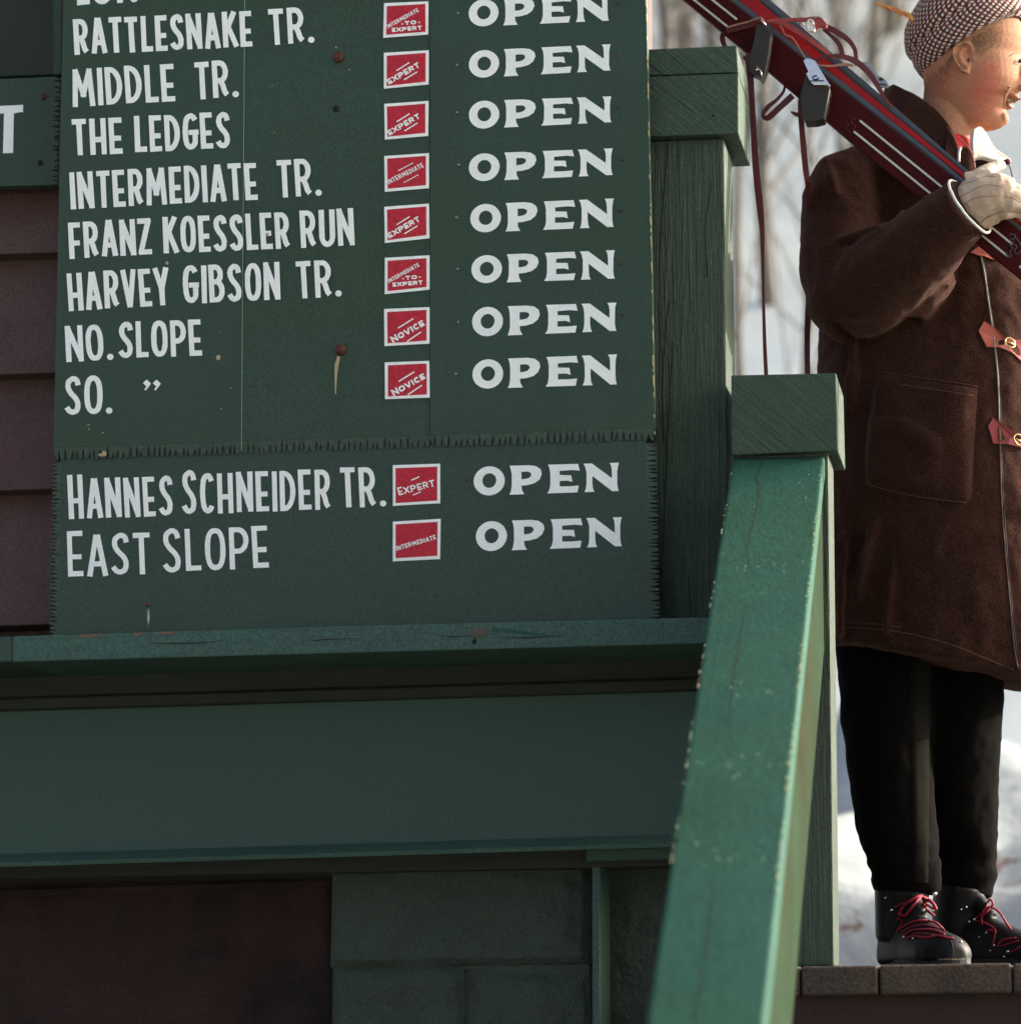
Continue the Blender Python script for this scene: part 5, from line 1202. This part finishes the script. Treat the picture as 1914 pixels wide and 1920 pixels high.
plate('toe_iron', M['iron'], ski1, [(1418, 44), (1434, 46), (1447, 60), (1445, 66), (1440, 104), (1435, 132), (1428, 148), (1421, 140), (1406, 132), (1403, 110), (1412, 80)], 4.835, 4.8715, .002)
plate('toe_iron', M['iron'], ski1, [(1511, 138), (1556, 164), (1552, 186), (1545, 222), (1530, 226), (1510, 227), (1503, 212), (1500, 176)], 4.832, 4.8715, .002)
plate('clamp_plate', M['metal'], ski1, [(1506, 113), (1512, 108), (1520, 109.5), (1528, 113), (1550, 150), (1557, 160), (1555, 163), (1551, 158), (1526, 158), (1518, 151), (1511, 137), (1515.5, 134)], 4.826, 4.831, .0008)
m_ = MB(); m_.tube([at(1529 + 6 * math.cos(a * .5236), 144.5 + 3.4 * math.sin(a * .5236), 4.8245) for a in range(11)], .0011, 6); m_.tube([at(1518, 151, 4.8245), at(1545, 150, 4.8245)], .0009, 6); m_.build('clamp_screw', M['iron'], ski1, smooth=True)
m_ = MB(); m_.ball(at(1418.5, 130, 4.83), .0026, 8, 6); m_.build('rivet', M['metal'], ski1, smooth=True)
m_ = MB(); m_.tube([at(1418, 122, 4.832), at(1426, 133, 4.83), at(1429, 146, 4.832)], .0012, 6); m_.tube([at(1426, 36, 4.83), at(1436, 47, 4.83)], .0018, 6); m_.build('wire_clip', M['metal'], ski1, smooth=True)
plate('clamp_lever', M['steel'], ski2, [(1612, 119), (1616, 114.5), (1626, 115), (1634, 122), (1645, 140), (1657, 146), (1662, 152), (1667, 160), (1663, 163.5), (1650, 162), (1640, 150), (1634, 138), (1622, 126)], 4.92, 4.926, .0008)
plate('clamp_screw', M['iron'], ski2, [(1646, 147), (1652, 144), (1657, 149), (1650, 151)], 4.9185, 4.9215, .0004)
plate('clamp_screw', M['iron'], ski2, [(1646, 155), (1661, 157), (1663, 160), (1649, 158)], 4.9185, 4.9215, .0004)
S_ = [([(1362, 51, 4.862), (1380, 45.5, 4.858), (1402, 40, 4.85), (1420, 33, 4.838), (1428, 33, 4.834), (1433, 40, 4.834)], 3.4, 'straptan'),
      ([(1361, 56, 4.866), (1385, 50, 4.862), (1410, 44, 4.855), (1430, 42, 4.84)], 12, 'strap'),
      ([(1438, 40, 4.852), (1452, 37, 4.852), (1480, 36.5, 4.852), (1510, 36, 4.85), (1530, 35, 4.85), (1545, 40, 4.85)], [5, 6, 7, 8, 10, 8], 'strapred'),
      ([(1445, 40, 4.856), (1468, 43, 4.852), (1495, 58, 4.85), (1530, 82, 4.85), (1565, 108, 4.86)], [6, 9, 10, 9, 5], 'strapred'),
      ([(1454, 38, 4.86), (1466, 52, 4.858), (1472, 64, 4.856), (1486, 70, 4.855), (1500, 92, 4.85), (1511, 110, 4.84)], 2.6, 'straptan'),
      ([(1545, 48, 4.90), (1570, 60, 4.90), (1592, 76, 4.90), (1603, 95, 4.90), (1605, 122, 4.90)], [11, 11, 9, 8, 7], 'strap'),
      ([(1543, 54, 4.905), (1560, 68, 4.905), (1574, 84, 4.905), (1580, 106, 4.905)], [5, 7, 9, 9], 'strap'),
      ([(1528, 113, 4.845), (1545, 106, 4.84), (1572, 104, 4.84), (1602, 113, 4.845), (1628, 135, 4.85), (1645, 160, 4.86), (1662, 188, 4.875), (1680, 205, 4.888)], [3, 5, 8, 11, 11, 9, 6, 3], 'strap'),
      ([(1532, 121, 4.85), (1556, 123, 4.85), (1582, 120, 4.85), (1600, 122, 4.85)], [2.5, 3.5, 5, 5], 'straptan'),
      ([(1471, 160, 4.875), (1468, 172, 4.88), (1455, 187, 4.88), (1440, 199, 4.88), (1431, 212, 4.878), (1430, 219, 4.874)], [5, 5, 6, 8, 7, 5], 'strap'),
      ([(1430, 218, 4.87), (1440, 220, 4.868), (1460, 202, 4.868), (1486, 178, 4.872)], [6, 11, 11, 12], 'strap'),
      ([(1357, 58, 4.89), (1354, 70, 4.89), (1357, 82, 4.888), (1362, 88, 4.888)], [8, 10, 9, 5], 'strapred' if False else 'strap'),
      ([(1408, 98, 4.862), (1404, 110, 4.86), (1406, 135, 4.86), (1410, 200, 4.87), (1414, 270, 4.875), (1418, 325, 4.88), (1425, 392, 4.88), (1429, 440, 4.88), (1430, 520, 4.88), (1432, 600, 4.88), (1434, 660, 4.88), (1438, 740, 4.88)], [13, 14, 13, 11, 12, 13, 13, 9, 5.5, 6, 7, 8], 'strap'),
      ([(1500, 185, 4.86), (1501, 215, 4.86), (1505, 262, 4.88), (1510, 315, 4.9), (1516, 360, 4.93), (1520, 460, 5.12), (1516, 560, 5.12), (1513, 640, 5.1), (1515, 740, 5.1)], [9, 10, 11, 11, 11, 11, 12, 11, 10], 'strap'),
      ([(1393, 106, 4.868), (1399, 109, 4.866), (1406, 112, 4.864)], [6, 9, 11], 'strap'), ([(1483, 209, 4.862), (1491, 213, 4.862), (1501, 216, 4.862)], [3, 7, 8], 'strap')]
for P, w_, mt in S_: strap(P, w_, 'strap', M[mt], ski1)
plate('strap_keeper', M['strapred'], ski1, [(1523, 41), (1530, 35), (1546, 38), (1551, 45), (1549, 50), (1535, 48), (1530, 54), (1524, 49)], 4.843, 4.856, .002)
m_ = MB(); m_.tube([at(1519 + 6.5 * math.cos(a * .5236), 47 + 11 * math.sin(a * .5236), 4.842) for a in range(13)], .0022, 8); m_.tube([at(1519, 40, 4.838), at(1523, 62, 4.838)], .0014, 6); m_.tube([at(1527, 50, 4.838), at(1526.5, 62, 4.838)], .0016, 6)
m_.tube([at(1498, 43, 4.844), at(1504, 43.5, 4.84), at(1509, 48, 4.842)], .0014, 6); m_.build('buckle', M['metal'], ski1, smooth=True)
m_ = MB(); m_.tube([at(u, v, 4.845) for u, v in dense([(1526, 34), (1532, 30.5), (1540, 33), (1545, 38)], 4)], .0016, 6); m_.build('buckle', M['steel'], ski1, smooth=True)
